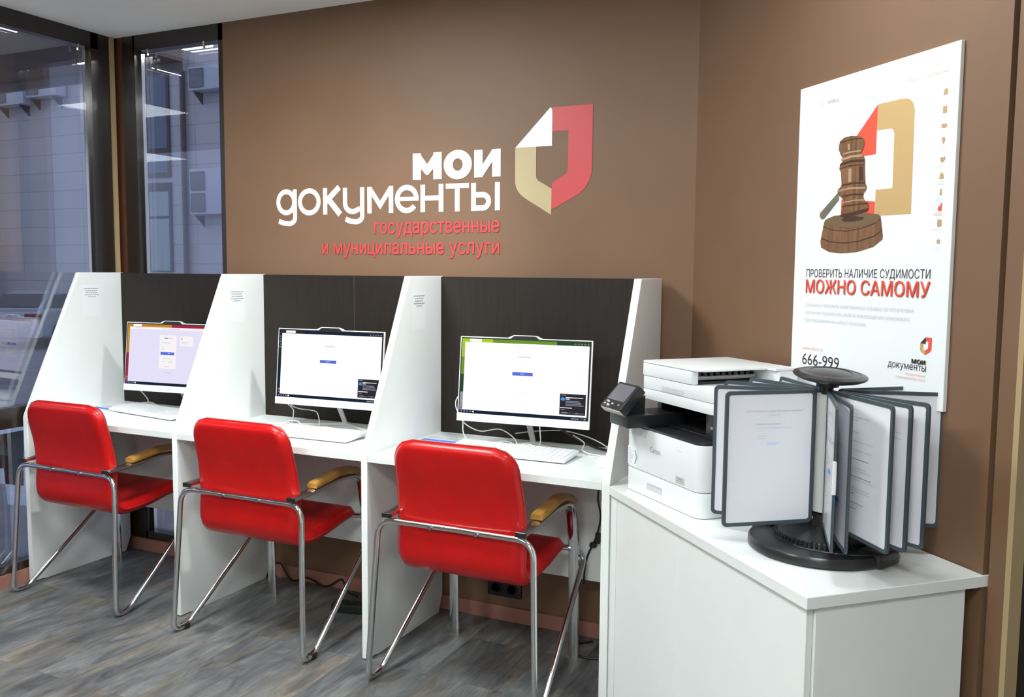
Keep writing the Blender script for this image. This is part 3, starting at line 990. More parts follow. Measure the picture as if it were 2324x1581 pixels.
def make_computer(label, pos, yaw_, tilt, style):
    t = thing('all_in_one_computer', label, 'computer', (pos[0], pos[1], 0.75), yaw_, 'white all-in-one computers')
    zb_ = pos[2] - 0.75
    R = Matrix.Translation((0, 0, zb_)) @ Matrix.Rotation(-tilt, 4, 'X')
    # housing: thin white shell, bezel, bulge at the rear
    q = MB()
    q.bbox((-MW / 2, 0.0, 0), (MW / 2, 0.009, MH), WPLAS, .003, 2, R)
    q.bbox((-.17, 0.008, .02), (.17, 0.034, .20), WPLAS, .01, 3, R)
    q.build('housing', t)
    q = MB(); q.bbox((-MW / 2, -.0035, 0), (MW / 2, .002, CH), WPLAS, .0015, 2, R)
    chin = q.build('chin', t)
    pr = Print(R @ Vector((0, -.0035, 0)), (1, 0, 0), R.to_3x3() @ Vector((0, 0, 1)), R.to_3x3() @ Vector((0, -1, 0)))
    for k, (a, c) in enumerate(((-.012, -.005), (-.003, .003), (.005, .012))):
        pr.poly(rrect(a, .011, c, .019, .002), mat('chin_mark', (.62, .62, .66), .5), .0003)
    pr.build('maker_mark', chin)
    # camera hump
    q = MB()
    hump = [(-.072, MH - .004), (-.066, MH), (-.047, MH + .0085), (-.040, MH + .010), (.040, MH + .010), (.047, MH + .0085), (.066, MH), (.072, MH - .004)]
    q.prism(hump, 0.0, .009, WPLAS, 'y', R)
    inner = [(-.056, MH - .004), (-.044, MH + .0055), (-.039, MH + .0072), (.039, MH + .0072), (.044, MH + .0055), (.056, MH - .004)]
    q.prism(inner, -.001, .001, BLACKP, 'y', R)
    q.build('webcam_module', t)
    # screen
    z0, z1, x0, x1 = CH, MH - .0035, -MW / 2 + .0045, MW / 2 - .0045
    q = MB(); q.box((x0, -.001, z0), (x1, .001, z1), BLACKP, R)
    sc_ = q.build('screen', t)
    pr = Print(R @ Vector((0, -.001, 0)), (1, 0, 0), R.to_3x3() @ Vector((0, 0, 1)), R.to_3x3() @ Vector((0, -1, 0)))
    X0, X1, Z0, Z1 = x0 + .004, x1 - .004, z0 + .001, z1 - .005
    Wd, Hd = X1 - X0, Z1 - Z0
    fx = lambda a: X0 + a * Wd
    fz = lambda a: Z0 + a * Hd
    def R_(a, bb, c, d, m, off=.0004): pr.rect(fx(a), fz(bb), fx(c), fz(d), m, off)
    R_(0, 0, 1, .043, S_NAVY)
    side = {0: [S_ORANGE, S_ORANGE, S_CRIM, S_CRIM], 1: [S_NAVY, S_POP, S_NAVY, S_NAVY], 2: [S_LIME, S_GREEN, S_DKGRN, S_GREY]}[style]
    for k, m in enumerate(side):
        R_(0, 1 - .24 * (k + 1), .026, 1 - .24 * k, m)
    top = {0: [S_ORANGE, S_ORANGE, S_CRIM, S_CRIM], 1: [S_POP, S_NAVY, S_NAVY, S_NAVY], 2: [S_LIME, S_GREEN, S_GREEN, S_DKGRN]}[style]
    for k, m in enumerate(top):
        R_(.25 * k, .955, .25 * (k + 1), 1, m, .0005)
    page = S_LILAC if style == 0 else S_WHITE
    R_(.026, .043, .995, .955, page, .0006)
    R_(.065, .962, .16, .998, S_WHITE, .0007)
    for k in range(5):
        R_(.004 + .004 * (k % 2), .90 - .04 * k, .018, .915 - .04 * k, S_GREY if style else S_LIME, .0007)
    R_(.006, .10, .021, .125, S_ORANGE, .0007); R_(.006, .06, .021, .08, S_BLUE, .0007)
    for k in range(5):
        R_(.012 + .024 * k, .012, .024 + .024 * k, .031, (S_GREY, S_GREY, S_CLOUD, S_ORANGE, S_WHITE)[k], .0007)
    for k in range(5):
        R_(.885 + .024 * k, .972, .895 + .024 * k, .985, S_GREY, .0008)
    R_(.88, .012, .94, .026, S_GREY, .0007); R_(.95, .020, .97, .028, S_GREY, .0007); R_(.975, .010, .99, .032, S_GREY, .0007)
    if style == 0:
        R_(.026, .915, .995, .955, S_PANEL, .0007)
        R_(.375, .28, .565, .83, S_PANEL, .0008); R_(.60, .66, .75, .82, S_PANEL, .0008)
        R_(.39, .505, .545, .552, S_BLUE, .0009)
        R_(.425, .77, .465, .79, S_GREY, .0009); R_(.465, .77, .525, .79, S_PINKT, .0009)
        for z_, a, c in ((.70, .40, .50), (.63, .40, .425), (.59, .39, .435), (.44, .425, .52), (.39, .415, .435), (.39, .49, .53), (.31, .44, .50), (.21, .435, .515), (.72, .615, .70), (.695, .615, .69), (.925, .40, .6), (.93, .10, .17)):
            R_(a, z_, c, z_ + .009, smat('screen_faint_text', (.62, .60, .74), 1.0), .0010)
        R_(.615, .755, .632, .80, smat('screen_faint_text', (.62, .60, .74), 1.0), .0010)
    else:
        R_(.415, .535, .575, .580, S_BLUE, .0008)
        R_(.455, .775, .495, .792, smat('screen_pale_violet', (.72, .68, .95), 1.0), .0008); R_(.495, .775, .555, .792, S_PINKT, .0008)
        fa = smat('screen_barely_grey', (.80, .80, .84), 1.0)
        for z_, a, c in ((.915, .42, .62), (.70, .43, .52), (.30, .46, .53), (.925, .09, .16), (.62, .44, .46)):
            R_(a, z_, c, z_ + .006, fa, .0008)
        # dark notification
        R_(.79, .065, .985, .335, S_POP, .0009)
        pr.poly([(fx(.797 + .035 * (.5 + .5 * math.cos(a / 12 * 6.283))), fz(.262 + .018 * math.sin(a / 12 * 6.283))) for a in range(12)], S_CLOUD, .0011)
        pr.poly([(fx(.803 + .022 * (.5 + .5 * math.cos(a / 12 * 6.283))), fz(.275 + .014 * math.sin(a / 12 * 6.283))) for a in range(12)], S_CLOUD, .0012)
        for z_, a, c, m in ((.313, .80, .835, S_GREY), (.283, .835, .965, S_WHITE), (.264, .835, .865, S_WHITE), (.238, .835, .94, S_GREY), (.220, .835, .95, S_GREY), (.200, .835, .955, S_GREY), (.183, .835, .97, S_GREY), (.150, .795, .885, S_WHITE), (.126, .80, .83, S_GREY), (.088, .81, .85, S_GREY), (.085, .91, .935, S_GREY)):
            R_(a, z_, c, z_ + .008, m, .0011)
        R_(.797, .108, .978, .112, S_NAVY, .0011)
        R_(.80, .072, .885, .100, smat('screen_dark_button', (.07, .07, .08), 1.0), .0010); R_(.89, .072, .978, .100, smat('screen_dark_button', (.07, .07, .08), 1.0), .0010)
    pr.text('Войти', fx(.478), fx(.512) if style else fx(.50), fz(.552) if style else fz(.522), fz(.566) if style else fz(.537), S_WHITE, 0.0, .0013)
    pr.build('screen_image', sc_)
    # stand: flat post and a V of two thin bars
    q = MB()
    q.prism([(-.0105, 0), (.0105, 0), (.0115, .19), (-.0115, .19)], .0, .006, GREYP, 'y', Matrix.Translation((0, .132, 0.006)) @ Matrix.Rotation(math.radians(32), 4, 'X'))
    q.build('stand_post', t)
    q = MB()
    ap = Vector((0, .140, 0))
    for sx in (-1, 1):
        tip = Vector((sx * .185, .022, 0))
        d_ = (tip - ap).normalized(); nrm = Vector((-d_.y, d_.x, 0)) * .010
        vs = [ap - nrm, ap + nrm, tip + nrm * .7, tip - nrm * .7]
        q.prism([(v.x, v.y) for v in vs], 0.0005, .012, GREYP)
    q.build('stand_base', t)
    return t
make_computer('white all-in-one computer with a lilac login page, nearest the window', (0.275, 0.350, 0.842), 0.10, 0.105, 0)
make_computer('white all-in-one computer with black browser bar in the middle booth', (1.167, 0.327, 0.845), 0.047, 0.095, 1)
make_computer('white all-in-one computer with green browser bar, nearest the cabinet', (2.041, 0.309, 0.847), 0.071, 0.106, 2)

# ------------------------------------------------------------------ keyboards, mouse, papers
def make_keyboard(label, loc, rz):
    t = thing('keyboard', label, 'keyboard', loc, rz, 'white keyboards')
    Rk = Matrix.Translation((0, 0, .0035)) @ Matrix.Rotation(math.radians(3), 4, 'X')
    q = MB(); q.bbox((-.23, 0, 0.0), (.23, .145, .013), WPLAS, .004, 2, Rk)
    q.build('body', t)
    q = MB()
    for r in range(6):
        y = .012 + r * .0205
        n = 21
        for k in range(n):
            x = -.221 + k * .0211
            if r == 0 and 3 <= k <= 8:
                if k == 3:
                    q.bbox((x, y, .013), (x + 6 * .0211 - .003, y + .0175, .0175), WPLAS, .001, 1, Rk)
                continue
            if k in (15, 16) and r == 2:
                continue
            q.box((x, y, .012), (x + .0180, y + .0175, .0172), WPLAS, Rk)
    q.build('keys', t, kind='stuff')
    return t
kb = make_keyboard('white keyboard in front of the computer nearest the window', (0.226, 0.222, .75), -0.15)
dup(kb, (1.174, 0.125, .75), 'white keyboard in the middle booth', 0.012)
dup(kb, (2.035, 0.172, .75), 'white keyboard behind the chair beside the cabinet', 0.012)

q = MB()
bm = bmesh.new(); bmesh.ops.create_uvsphere(bm, u_segments=24, v_segments=14, radius=1)
for v in bm.verts:
    z = max(v.co.z, -.15)
    v.co = Vector((v.co.x * .030, v.co.y * .053, (z + .15) * .028))
q.from_bm(bm, WPLAS, Matrix.Translation((0, 0, .001)))
ms = thing('computer_mouse', 'white computer mouse beside the right-hand booth side panel', 'mouse', (2.386, .235, .75), 0.05)
q.build('shell', ms)
q = MB(); q.cyl((-.003, .03, .0305), (.003, .03, .0305), .006, GREYP, 12); q.build('scroll_wheel', ms)

def paper_sheet(label, loc, rz):
    t = thing('info_sheet', label, 'paper', loc, rz, 'printed sheets on the desks')
    q = MB(); q.box((0, 0, 0), (.21, .148, .0009), PAPERW); 
    q.build('sheet', t)
    pr = Print((0, 0, .0009), (1, 0, 0), (0, 1, 0), (0, 0, 1))
    pr.rect(.012, .058, .198, .088, BLUEINK, .0003)
    for z_ in (.132, .122, .112, .102):
        pr.rect(.012, z_, .012 + random.uniform(.13, .186), z_ + .0028, INK, .0003)
    for z_ in (.044, .034, .024):
        pr.rect(.012, z_, .012 + random.uniform(.10, .18), z_ + .0024, INKL, .0003)
    pr.rect(.150, .064, .180, .070, S_PINKT, .0005)
    pr.build('print', t)
    return t
ps = paper_sheet('printed sheet with blue band beside the computer nearest the window', (-.175, .235, .7505), -.12)
dup(ps, (1.592, .270, .7505), 'printed sheet with blue band beside the keyboard nearest the cabinet', -.03)

# cables on the desks
def cable(label, pts, r=.0022, m=CORDW, name='cable', cat='cable', n=6):
    q = MB(); q.tube(bez(pts, n), r, m, 8)
    return tag(q.build(name), label, cat, None)
zd = .7525
cable('white cable looping from the left edge of the computer nearest the cabinet', [(1.790, .335, .930), (1.770, .345, .935), (1.752, .345, .905), (1.760, .345, .870), (1.790, .35, .825), (1.850, .36, .800), (1.925, .37, .812), (1.99, .36, .785), (2.02, .34, zd), (2.06, .33, zd)])
cable('white cable hanging below the bezel down to the sheet with blue band', [(1.782, .335, .915), (1.772, .34, .88), (1.783, .345, .835), (1.79, .335, .795), (1.82, .32, .765), (1.86, .315, zd)])
cable('bundled white keyboard cable behind the keyboard nearest the cabinet', [(1.86, .335, zd), (1.90, .345, .760), (1.94, .355, .772), (1.98, .350, .770), (2.00, .332, .757), (1.96, .325, zd), (1.91, .33, .758), (1.93, .345, .768), (1.975, .362, .768), (2.01, .34, zd)])
cable('white cable crossing behind the stand of the computer nearest the cabinet', [(1.93, .50, .775), (2.02, .49, .793), (2.13, .48, .806), (2.22, .46, .800), (2.30, .43, .785), (2.37, .39, .762), (2.41, .37, zd)])
cable('white cable dropping from under the bezel right of the stand', [(2.105, .33, .85), (2.103, .34, .815), (2.10, .35, .785), (2.085, .36, .760), (2.05, .36, zd)])
cable('white cable lying in a wave behind the keyboard next to the mouse', [(1.985, .325, zd), (2.02, .34, .768), (2.07, .335, .772), (2.11, .325, .758), (2.15, .33, zd), (2.19, .325, zd), (2.23, .345, .760)])
cable('white mouse cable curling beside the right-hand side panel', [(2.387, .288, .757), (2.37, .312, zd), (2.34, .335, zd), (2.30, .335, zd), (2.285, .350, zd), (2.31, .365, zd), (2.35, .36, zd), (2.38, .35, zd), (2.30, .345, zd + .005), (2.255, .37, .765), (2.25, .40, .785), (2.20, .42, .805)])
cable('black mains plug lead hanging behind the computer nearest the cabinet', [(2.13, .36, .850), (2.16, .40, .825), (2.20, .43, .795), (2.26, .45, .765), (2.32, .45, zd + .002), (2.38, .42, zd + .002)], .0045, BLACKP)
cable('white cable hanging from the left edge of the middle computer', [(.925, .345, .915), (.905, .35, .905), (.903, .35, .885), (.918, .352, .866), (.93, .36, .845), (.955, .375, .815), (.952, .38, .785), (.945, .38, zd)])
cable('second white cable running from the middle computer to the desk', [(.935, .355, .86), (.955, .37, .83), (.985, .385, .817), (1.03, .40, .812), (1.06, .40, .805), (1.075, .395, .775), (1.08, .39, zd)])
cable('coiled white keyboard cable in the middle booth', [(.91, .33, zd), (.95, .335, .765), (.985, .33, .760), (1.00, .318, .755), (.965, .315, zd), (.955, .33, .768), (1.00, .345, .772), (1.04, .33, .757), (1.09, .32, zd), (1.14, .335, .760), (1.20, .335, .756), (1.25, .34, zd)])
cable('white cable leaving the middle computer to the right', [(1.27, .32, zd), (1.31, .345, zd), (1.36, .38, .765), (1.43, .42, .79), (1.50, .45, .80)])
cable('white cable below the computer nearest the window', [(.036, .375, .862), (.042, .39, .842), (.068, .40, .812), (.085, .405, .785), (.085, .40, zd)], .003)
cable('bundled white cable behind the keyboard nearest the window', [(.00, .37, zd), (.04, .385, .765), (.09, .395, .772), (.15, .385, .762), (.11, .37, .754), (.06, .375, .764), (.05, .39, .773), (.11, .40, .778), (.17, .39, .765), (.19, .38, zd)], .003)
# under the desks
cable('black cord hanging at the right end under the desk', [(2.312, .432, .720), (2.300, .434, .64), (2.294, .435, .575), (2.305, .435, .52), (2.300, .435, .47), (2.285, .432, .42), (2.262, .434, .37), (2.248, .436, .32), (2.243, .438, .25)], .0035, BLACKP)
q = MB(); q.bbox((2.268, .420, .395), (2.292, .4435, .412), RUBBER, .004)
q.bbox((2.288, .425, .410), (2.306, .442, .450), RUBBER, .004)
tag(q.build('cable_tie'), 'black strap tie on the cord hanging under the desk', 'cable tie')
cable('black tangled cord on the floor by the cabinet', [(2.26, .50, .008), (2.20, .43, .006), (2.26, .36, .006), (2.36, .38, .010), (2.42, .44, .02), (2.37, .50, .05), (2.32, .47, .03), (2.36, .40, .012), (2.43, .40, .010)], .004, BLACKP)
cable('black cord drooping along the skirting under the middle booth', [(.70, .535, .066), (.745, .53, .070), (.775, .53, .03), (.83, .515, .008), (.90, .525, .03), (1.00, .525, .006), (1.08, .53, .05), (1.13, .50, .020), (1.20, .48, .010)], .004, BLACKP)
q = MB()
bm = bmesh.new(); bmesh.ops.create_icosphere(bm, subdivisions=3, radius=1)
for v in bm.verts:
    k = 1 + random.uniform(-.22, .22)
    v.co = Vector((v.co.x * .055 * k, v.co.y * .03 * k, v.co.z * .032 * k))
q.from_bm(bm, CLEAR, Matrix.Translation((2.38, .462, .040)), False)
tag(q.build('plastic_bag'), 'crumpled shiny clear plastic bag on the floor among the cords', 'bag')
# power strip under the middle booth
t = thing('power_strip', 'black power strip on the floor under the middle booth', 'power strip', (1.33, .37, 0), 0.25)
q = MB(); q.bbox((-.15, -.03, 0), (.15, .03, .038), BLACKP, .008, 3); q.build('body', t)
for k in range(4):
    q = MB(); q.lathe([(.019, .036), (.019, .040), (.014, .040), (.013, .030)], RUBBER, 20, (-.10 + k * .06, 0, 0)); q.build('outlet', t)
# twin wall socket
t = thing('wall_socket', 'dark twin wall socket low on the wall under the right-hand booth', 'socket', (1.86, YW, .13))
q = MB(); q.bbox((-.075, -.010, -.036), (.075, -.0005, .036), BLACKS, .005, 2); q.build('cover_plate', t)
for k in (-1, 1):
    q = MB(); q.lathe([(.024, 0), (.024, .006), (.019, .006), (.018, -.0)], BLACKP, 24, (0, 0, 0), Matrix.Translation((k * .036, -.010, 0)) @ Matrix.Rotation(math.pi / 2, 4, 'X')); q.build('outlet', t)

# ------------------------------------------------------------------ white cabinet
HC = .7404
A = Vector((3.1554, -.7109, 0))
def CW(al, inn, z=0): return A + D * al + NW * inn + Vector((0, 0, z))
XD3 = X[3] + T
cabinet = thing('low_cabinet', 'white low cabinet along the slanted wall carrying printer and document stand', 'cabinet', tuple(CW(-.48, .2)))
inv = Matrix.Translation(-cabinet.location)
def P2(al, inn):
    v = CW(al, inn) - cabinet.location
    return (v.x, v.y)
def sub(x, y): return (x - cabinet.location.x, y - cabinet.location.y)
tl = CW(0, 0); 
# left end follows the booth side panel
LEFT = (XD3 - A.x) / D.x                      # distance along the front edge where it meets the panel
lf = CW(LEFT + .0015 / D.x, 0)
q = MB()
back = .462
pL = CW(0, back)
# back edge meets x = XD3 line or back wall
q.prism([sub(XD3 + .001, lf.y), P2(0, 0), P2(0, .476), P2(-.02, .476), P2(-.02, .462), P2(-1.265, .462), sub(XD3 + .001, YW - .03)], HC - .0264, HC, WHITE, bev=.0012, seg=1)
q.build('worktop', cabinet)
zt_ = HC - .0268
def cbx(a0, i0, a1, i1, z0, z1, m, name):
    q = MB(); q.prism([P2(a0, i0), P2(a1, i0), P2(a1, i1), P2(a0, i1)], z0, z1, m, bev=.001, seg=1)
    return q.build(name, cabinet)
cbx(-.558, .012, -.016, .028, .04, zt_ - .003, WHITE, 'door')
cbx(LEFT + .032, .012, -.5585, .028, .04, zt_ - .003, WHITE, 'door')
q = MB(); v1, v2 = CW(LEFT + .030, .012), CW(LEFT + .030, .030)
q.prism([sub(XD3 + .001, lf.y + .012), sub(v1.x, v1.y), sub(v2.x, v2.y), sub(XD3 + .001, lf.y + .035)], 0.001, zt_, WHITE)
q.build('filler_strip', cabinet)
cbx(-.028, .030, -.010, .420, 0.001, zt_, WHITE, 'end_panel')
cbx(LEFT + .034, .040, -.030, .058, 0.001, .04, WHITE, 'plinth')
cbx(LEFT + .40, .404, -.030, .420, 0.001, zt_, WHITE, 'rear_panel')

# ------------------------------------------------------------------ printer
PO = Vector((2.54, .002, HC))
pang = math.atan2(-.671, .741)
printer = thing('printer', 'white multifunction printer with black tilted control panel on the cabinet', 'printer', tuple(PO), pang)
PW, PD = .384, .352
FT = rrect(0, 0, PW, .075, (.012, .032, 0, 0))
q = MB(); q.prism(FT, .002, .0705, PRINTW, bev=.0015, seg=2)
drawer = q.build('paper_drawer', printer)
q = MB()
q.bbox((.118, -.0012, .0255), (.200, .002, .0445), PRINTD, .003, 2)
q.box((.121, -.0016, .0395), (.197, -.001, .0435), GREYP)
q.build('drawer_handle', drawer)
pr = Print((0, 0, 0), (1, 0, 0), (0, 0, 1), (0, -1, 0))
pr.rect(.066, .036, .0675, .046, INKL, .0004).rect(.066, .030, .0675, .032, INKL, .0004)
pr.build('level_mark', drawer)
q = MB(); q.prism([(.006, .006), (PW - .025, .004), (PW - .004, .03), (PW - .004, PD - .006), (.006, PD - .006)], .001, .1965, SEAM); q.build('inner_frame', printer)
q = MB(); q.prism(FT, .0725, .1985, PRINTW, bev=.0015, seg=2)
cov = q.build('front_cover', printer)
pr = Print((0, 0, 0), (1, 0, 0), (0, 0, 1), (0, -1, 0))
FP = lambda: Print((0, 0, 0), (1, 0, 0), (0, 0, 1), (0, -1, 0))
pr.text('Canon', .132, .187, .1375, .1545, INK, .0, .0005)
pr.build('brand_lettering', cov)
pr = FP()
pr.poly([(.006, .079), (.063, .079), (.063, .135), (.006, .135)], PAPERW, .0004)
pr.poly([(.044, .1265), (.050, .1265), (.0605, .107), (.050, .085), (.044, .085), (.054, .107)], INK, .0007)
for z_, l in ((.127, .012), (.121, .025), (.114, .016), (.109, .024), (.104, .024), (.099, .024), (.094, .020), (.087, .018)):
    pr.rect(.012, z_, .012 + l, z_ + .0022, INKL, .0007)
pr.build('arrow_label', cov)
pr = FP()
pr.poly([(.268, .077), (.312, .077), (.312, .098), (.268, .098)], GREYP, .0004)
pr.rect(.279, .090, .301, .094, INK, .0007).rect(.275, .085, .303, .087, INK, .0007)
pr.build('badge', cov)
pr = FP()
pr.rect(.275, .168, .296, .1692, INKL, .0005)
pr.build('model_mark', cov)
q = MB(); q.prism([(PW, .077), (PW, PD), (0, PD), (0, .077)], .002, .1985, PRINTW, bev=.0015, seg=1)
sb = q.build('side_housing', printer)
q = MB(); q.bbox((PW - .001, .084, .105), (PW + .0012, .098, .165), PRINTD, .002, 1); q.build('side_grip', sb)
# black output tray and cavity
q = MB(); q.prism(rrect(.003, .003, PW - .003, PD - .02, (.012, .032, .004, .004)), .1988, .207, BLACKS, bev=.003, seg=2)
q.prism(rrect(.10, .07, .325, .30, .02), .2065, .2115, BLACKP, bev=.002, seg=1)
q.build('output_tray', printer)
q = MB()
q.box((.02, .250, .2075), (PW - .012, PD - .02, .276), BLACKP)
q.bbox((.328, .052, .2075), (PW - .004, .250, .2765), BLACKS, .004, 2)
q.bbox((.004, .10, .2075), (.03, .250, .2765), BLACKS, .004, 2)
cav = q.build('inner_cavity', printer)
q = MB(); q.bbox((.352, .0495, .238), (.364, .0522, .247), STEEL, .001, 1); q.build('usb_port', cav)
# scanner
SC = rrect(0, .048, PW, PD + .01, (.012, .035, .012, .012))
q = MB(); q.prism(SC, .2775, .3085, PRINTW, bev=.002, seg=2); q.prism(SC, .3095, .3475, PRINTW, bev=.002, seg=2)
scn = q.build('scanner_unit', printer)
q = MB(); q.bbox((.110, .0468, .3105), (.226, .0495, .3285), PRINTD, .002, 1); q.build('scanner_handle', scn)
# document feeder
AW = .338
q = MB()
q.prism(rrect(0, .046, .268, .066, (.01, .012, 0, 0)), .3487, .386, PRINTW, bev=.002, seg=2)
q.prism(rrect(0, .066, .17, PD + .006, 0), .3487, .386, PRINTW)
q.prism(rrect(0, .286, AW, PD + .006, (0, 0, .012, .008)), .3487, .386, PRINTW, bev=.002, seg=1)
adf = q.build('document_feeder', printer)
q = MB(); q.prism(rrect(0, .046, .300, PD + .006, (.01, .028, .0, .01)), .3868, .393, PRINTW, bev=.002, seg=2)
q.prism(rrect(.298, .275, AW, PD + .006, (0, 0, .012, 0)), .3868, .393, PRINTW)
q.build('feeder_lid', adf)
q = MB()
q.box((.172, .068, .349), (.225, .284, .384), BLACKP)
q.box((.2255, .075, .3490), (.262, .284, .354), BLACKS)
for k in range(9):
    q.bbox((.222, .085 + k * .021, .366), (.236, .098 + k * .021, .378), BLACKS, .002, 1)
q.cyl((.238, .08, .362), (.238, .280, .362), .006, GREYP, 10)
q.build('feed_rollers', adf)
# control panel
q = MB()
q.bbox((.012, -.070, .2085), (.125, .12, .246), BLACKP, .004, 2)
q.prism([(-.062, .245), (-.005, .245), (-.004, .300), (-.040, .290)], .035, .105, BLACKP, 'x')
arm_ = q.build('control_arm', printer)
pc = math.atan2(.070, .066)
PM = Matrix.Translation((.004, -.100, .262)) @ Matrix.Rotation(pc, 4, 'X')
q = MB(); q.bbox((0, 0, -.030), (.118, .096, 0), BLACKS, .004, 2, PM)
q.bbox((.002, -.0015, -.022), (.116, .006, -.003), GREYP, .002, 1, PM)
cpn = q.build('control_panel', printer)
q = MB(); q.box((.010, .030, .0001), (.108, .088, .0008), mat('dim_screen', (.10, .10, .13), .15, coat=.5), PM); q.build('touch_screen', cpn)
for (a, c) in ((.012, .010), (.026, .018), (.030, .008), (.052, .014), (.088, .014), (.016, .020), (.038, .006)):
    q = MB(); q.bbox((a, c, 0), (a + .010, c + .006, .0012), GREYP if a < .08 else mat('amber_key', (.35, .20, .10), .5), .0008, 1, PM)
    q.build('button', cpn)

# ------------------------------------------------------------------ rotary document stand
KC = Vector((3.144, -.350, HC))
stand = thing('document_carousel', 'rotating desktop stand of grey framed document pockets on the cabinet', 'document stand', tuple(KC))
q = MB()
q.lathe([(.168, .0005), (.172, .006), (.172, .020), (.168, .026), (.150, .029), (.112, .030), (.108, .033), (.104, .040), (.060, .052), (.040, .056)], BLACKS, 64, (0, 0, 0))
for k in range(60):
    a = 2 * math.pi * k / 60
    Mx = Matrix.Rotation(a, 4, 'Z')
    q.box((.101, -.0035, .033), (.1125, .0035, .041), BLACKP, Mx)
# raised lugs each side of the front dish
for ang in (-28, 152):
    Mx = Matrix.Rotation(math.radians(ang), 4, 'Z')
    q.bbox((.118, -.040, .001), (.178, .040, .038), BLACKS, .010, 3, Mx)
base = q.build('base', stand)
q = MB(); q.lathe([(.055, .0295), (.060, .0305), (.058, .033), (.045, .0312)], BLACKP, 40, (0.035, -.10, 0), None, 1.5, .62)
q.build('tray_recess', base)
q = MB(); q.lathe([(.022, .055), (.022, .085), (.014, .088), (.014, .390), (.026, .392), (.026, .405), (.012, .408)], BLACKP, 32); q.build('column', stand)
q = MB(); q.lathe([(.0235, .092), (.0235, .375)], GREYP, 32, (0, 0, 0)); q.build('column_sleeve', stand)
CM = Matrix.Translation((.004, -.004, .400)) @ Matrix.Rotation(math.radians(4), 4, 'Y') @ Matrix.Rotation(math.radians(5), 4, 'X')
q = MB(); q.lathe([(.030, .006), (.055, .008), (.076, .014), (.0835, .018), (.085, .021), (.083, .0235), (.070, .027), (.066, .0255), (.050, .0295), (.047, .028), (.030, .031), (.001, .032)], BLACKS, 64, (0, 0, 0), CM)
q.build('top_cap', stand)
random.seed(11)
angs = [(-142, 1), (-168, 0), (167, 0), (143, 0), (122.5, 0), (-80, 2), (-73.5, 3), (-54, 4), (-44, 5), (-32, 0), (15, 6), (42, 0)]
ZP0, ZP1, R0, R1 = .066, .386, .030, .262
for ang, kind in angs:
    a = math.radians(ang)
    Mx = Matrix.Rotation(a, 4, 'Z')
    lean = random.uniform(-.010, .010)
    q = MB()
    o_ = rrect(R0, ZP0, R1, ZP1, .012, 6); i_ = rrect(R0 + .0085, ZP0 + .0085, R1 - .0085, ZP1 - .0085, .006, 6)
    n = len(o_)
    vs = []
    for y, pts in ((-.0028, o_), (-.0028, i_), (.0028, o_), (.0028, i_)):
        vs += [Mx @ Vector((p[0], y, p[1])) for p in pts]
    fs = []
    for k in range(n):
        j = (k + 1) % n
        fs += [(k, j, n + j, n + k), (2 * n + k, 3 * n + k, 3 * n + j, 2 * n + j), (k, 2 * n + k, 2 * n + j, j), (n + k, n + j, 3 * n + j, 3 * n + k)]
    q.add(vs, fs, SLATE)
    pan = q.build('pocket_frame', stand)
    q = MB(); q.box((R0 + .008, -.0009, ZP0 + .008), (R1 - .008, .0009, ZP1 - .008), PAPER, Mx)
    q.build('document_sheet', pan)
    # the sheet's own page is inset in the pocket; print on the face turned to the room
    for sgn in ((1,) if kind == 1 else (-1, )):
        if kind in (0, 6) and kind == 0:
            continue
        # right-hand panels are read from their anticlockwise-behind face
        nrm = Mx.to_3x3() @ Vector((0, sgn, 0))
        ux = Mx.to_3x3() @ Vector((-sgn, 0, 0))
        wid = R1 - R0
        org = Mx @ Vector((R1 if sgn > 0 else R0, sgn * .0009, ZP0))
        pr = Print(org, ux, (0, 0, 1), nrm)
        H_ = ZP1 - ZP0
        if kind == 1:
            pr.text('Шаг 7, выбор места оказания услуги и получения', .055, .198, .2675, .2745, INKL, 0.0, .0003)
            pr.text('результата', .112, .140, .2585, .264, INKL, 0.0, .0003)
            pr.text('Выберите подразделение', .078, .142, .2375, .2435, INKL, 0.0, .0003)
            pr.rect(.078, .231, .172, .2325, P_PALE, .0003)
            pr.rect(.082, .212, .105, .2135, P_PALE, .0003); pr.rect(.082, .206, .100, .2075, P_PALE, .0003)
            pr.rect(.108, .191, .138, .197, mat('very_pale_blue', (.62, .68, .86), .5), .0003)
        else:
            z_ = H_ - .04
            while z_ > .06:
                if random.random() < .8:
                    a0 = .03 + random.choice((0, 0, 0, .03)); 
                    pr.rect(a0, z_, a0 + random.uniform(.06, .15), z_ + .0018, INKL if random.random() < .75 else INK, .0003)
                z_ -= random.choice((.006, .007, .014, .02))
            if kind in (2, 3, 5):
                pr.rect(.10, .15 if kind != 3 else .09, .145, .158 if kind != 3 else .102, BLUEINK, .0005)
        pr.build('page_print', pan)
    if kind == 2:
        q = MB(); q.bbox((R1 - .004, -.004, ZP0 + .128), (R1 + .004, .004, ZP0 + .20), WPLAS, .0015, 1, Mx)
        q.build('index_tab', pan)

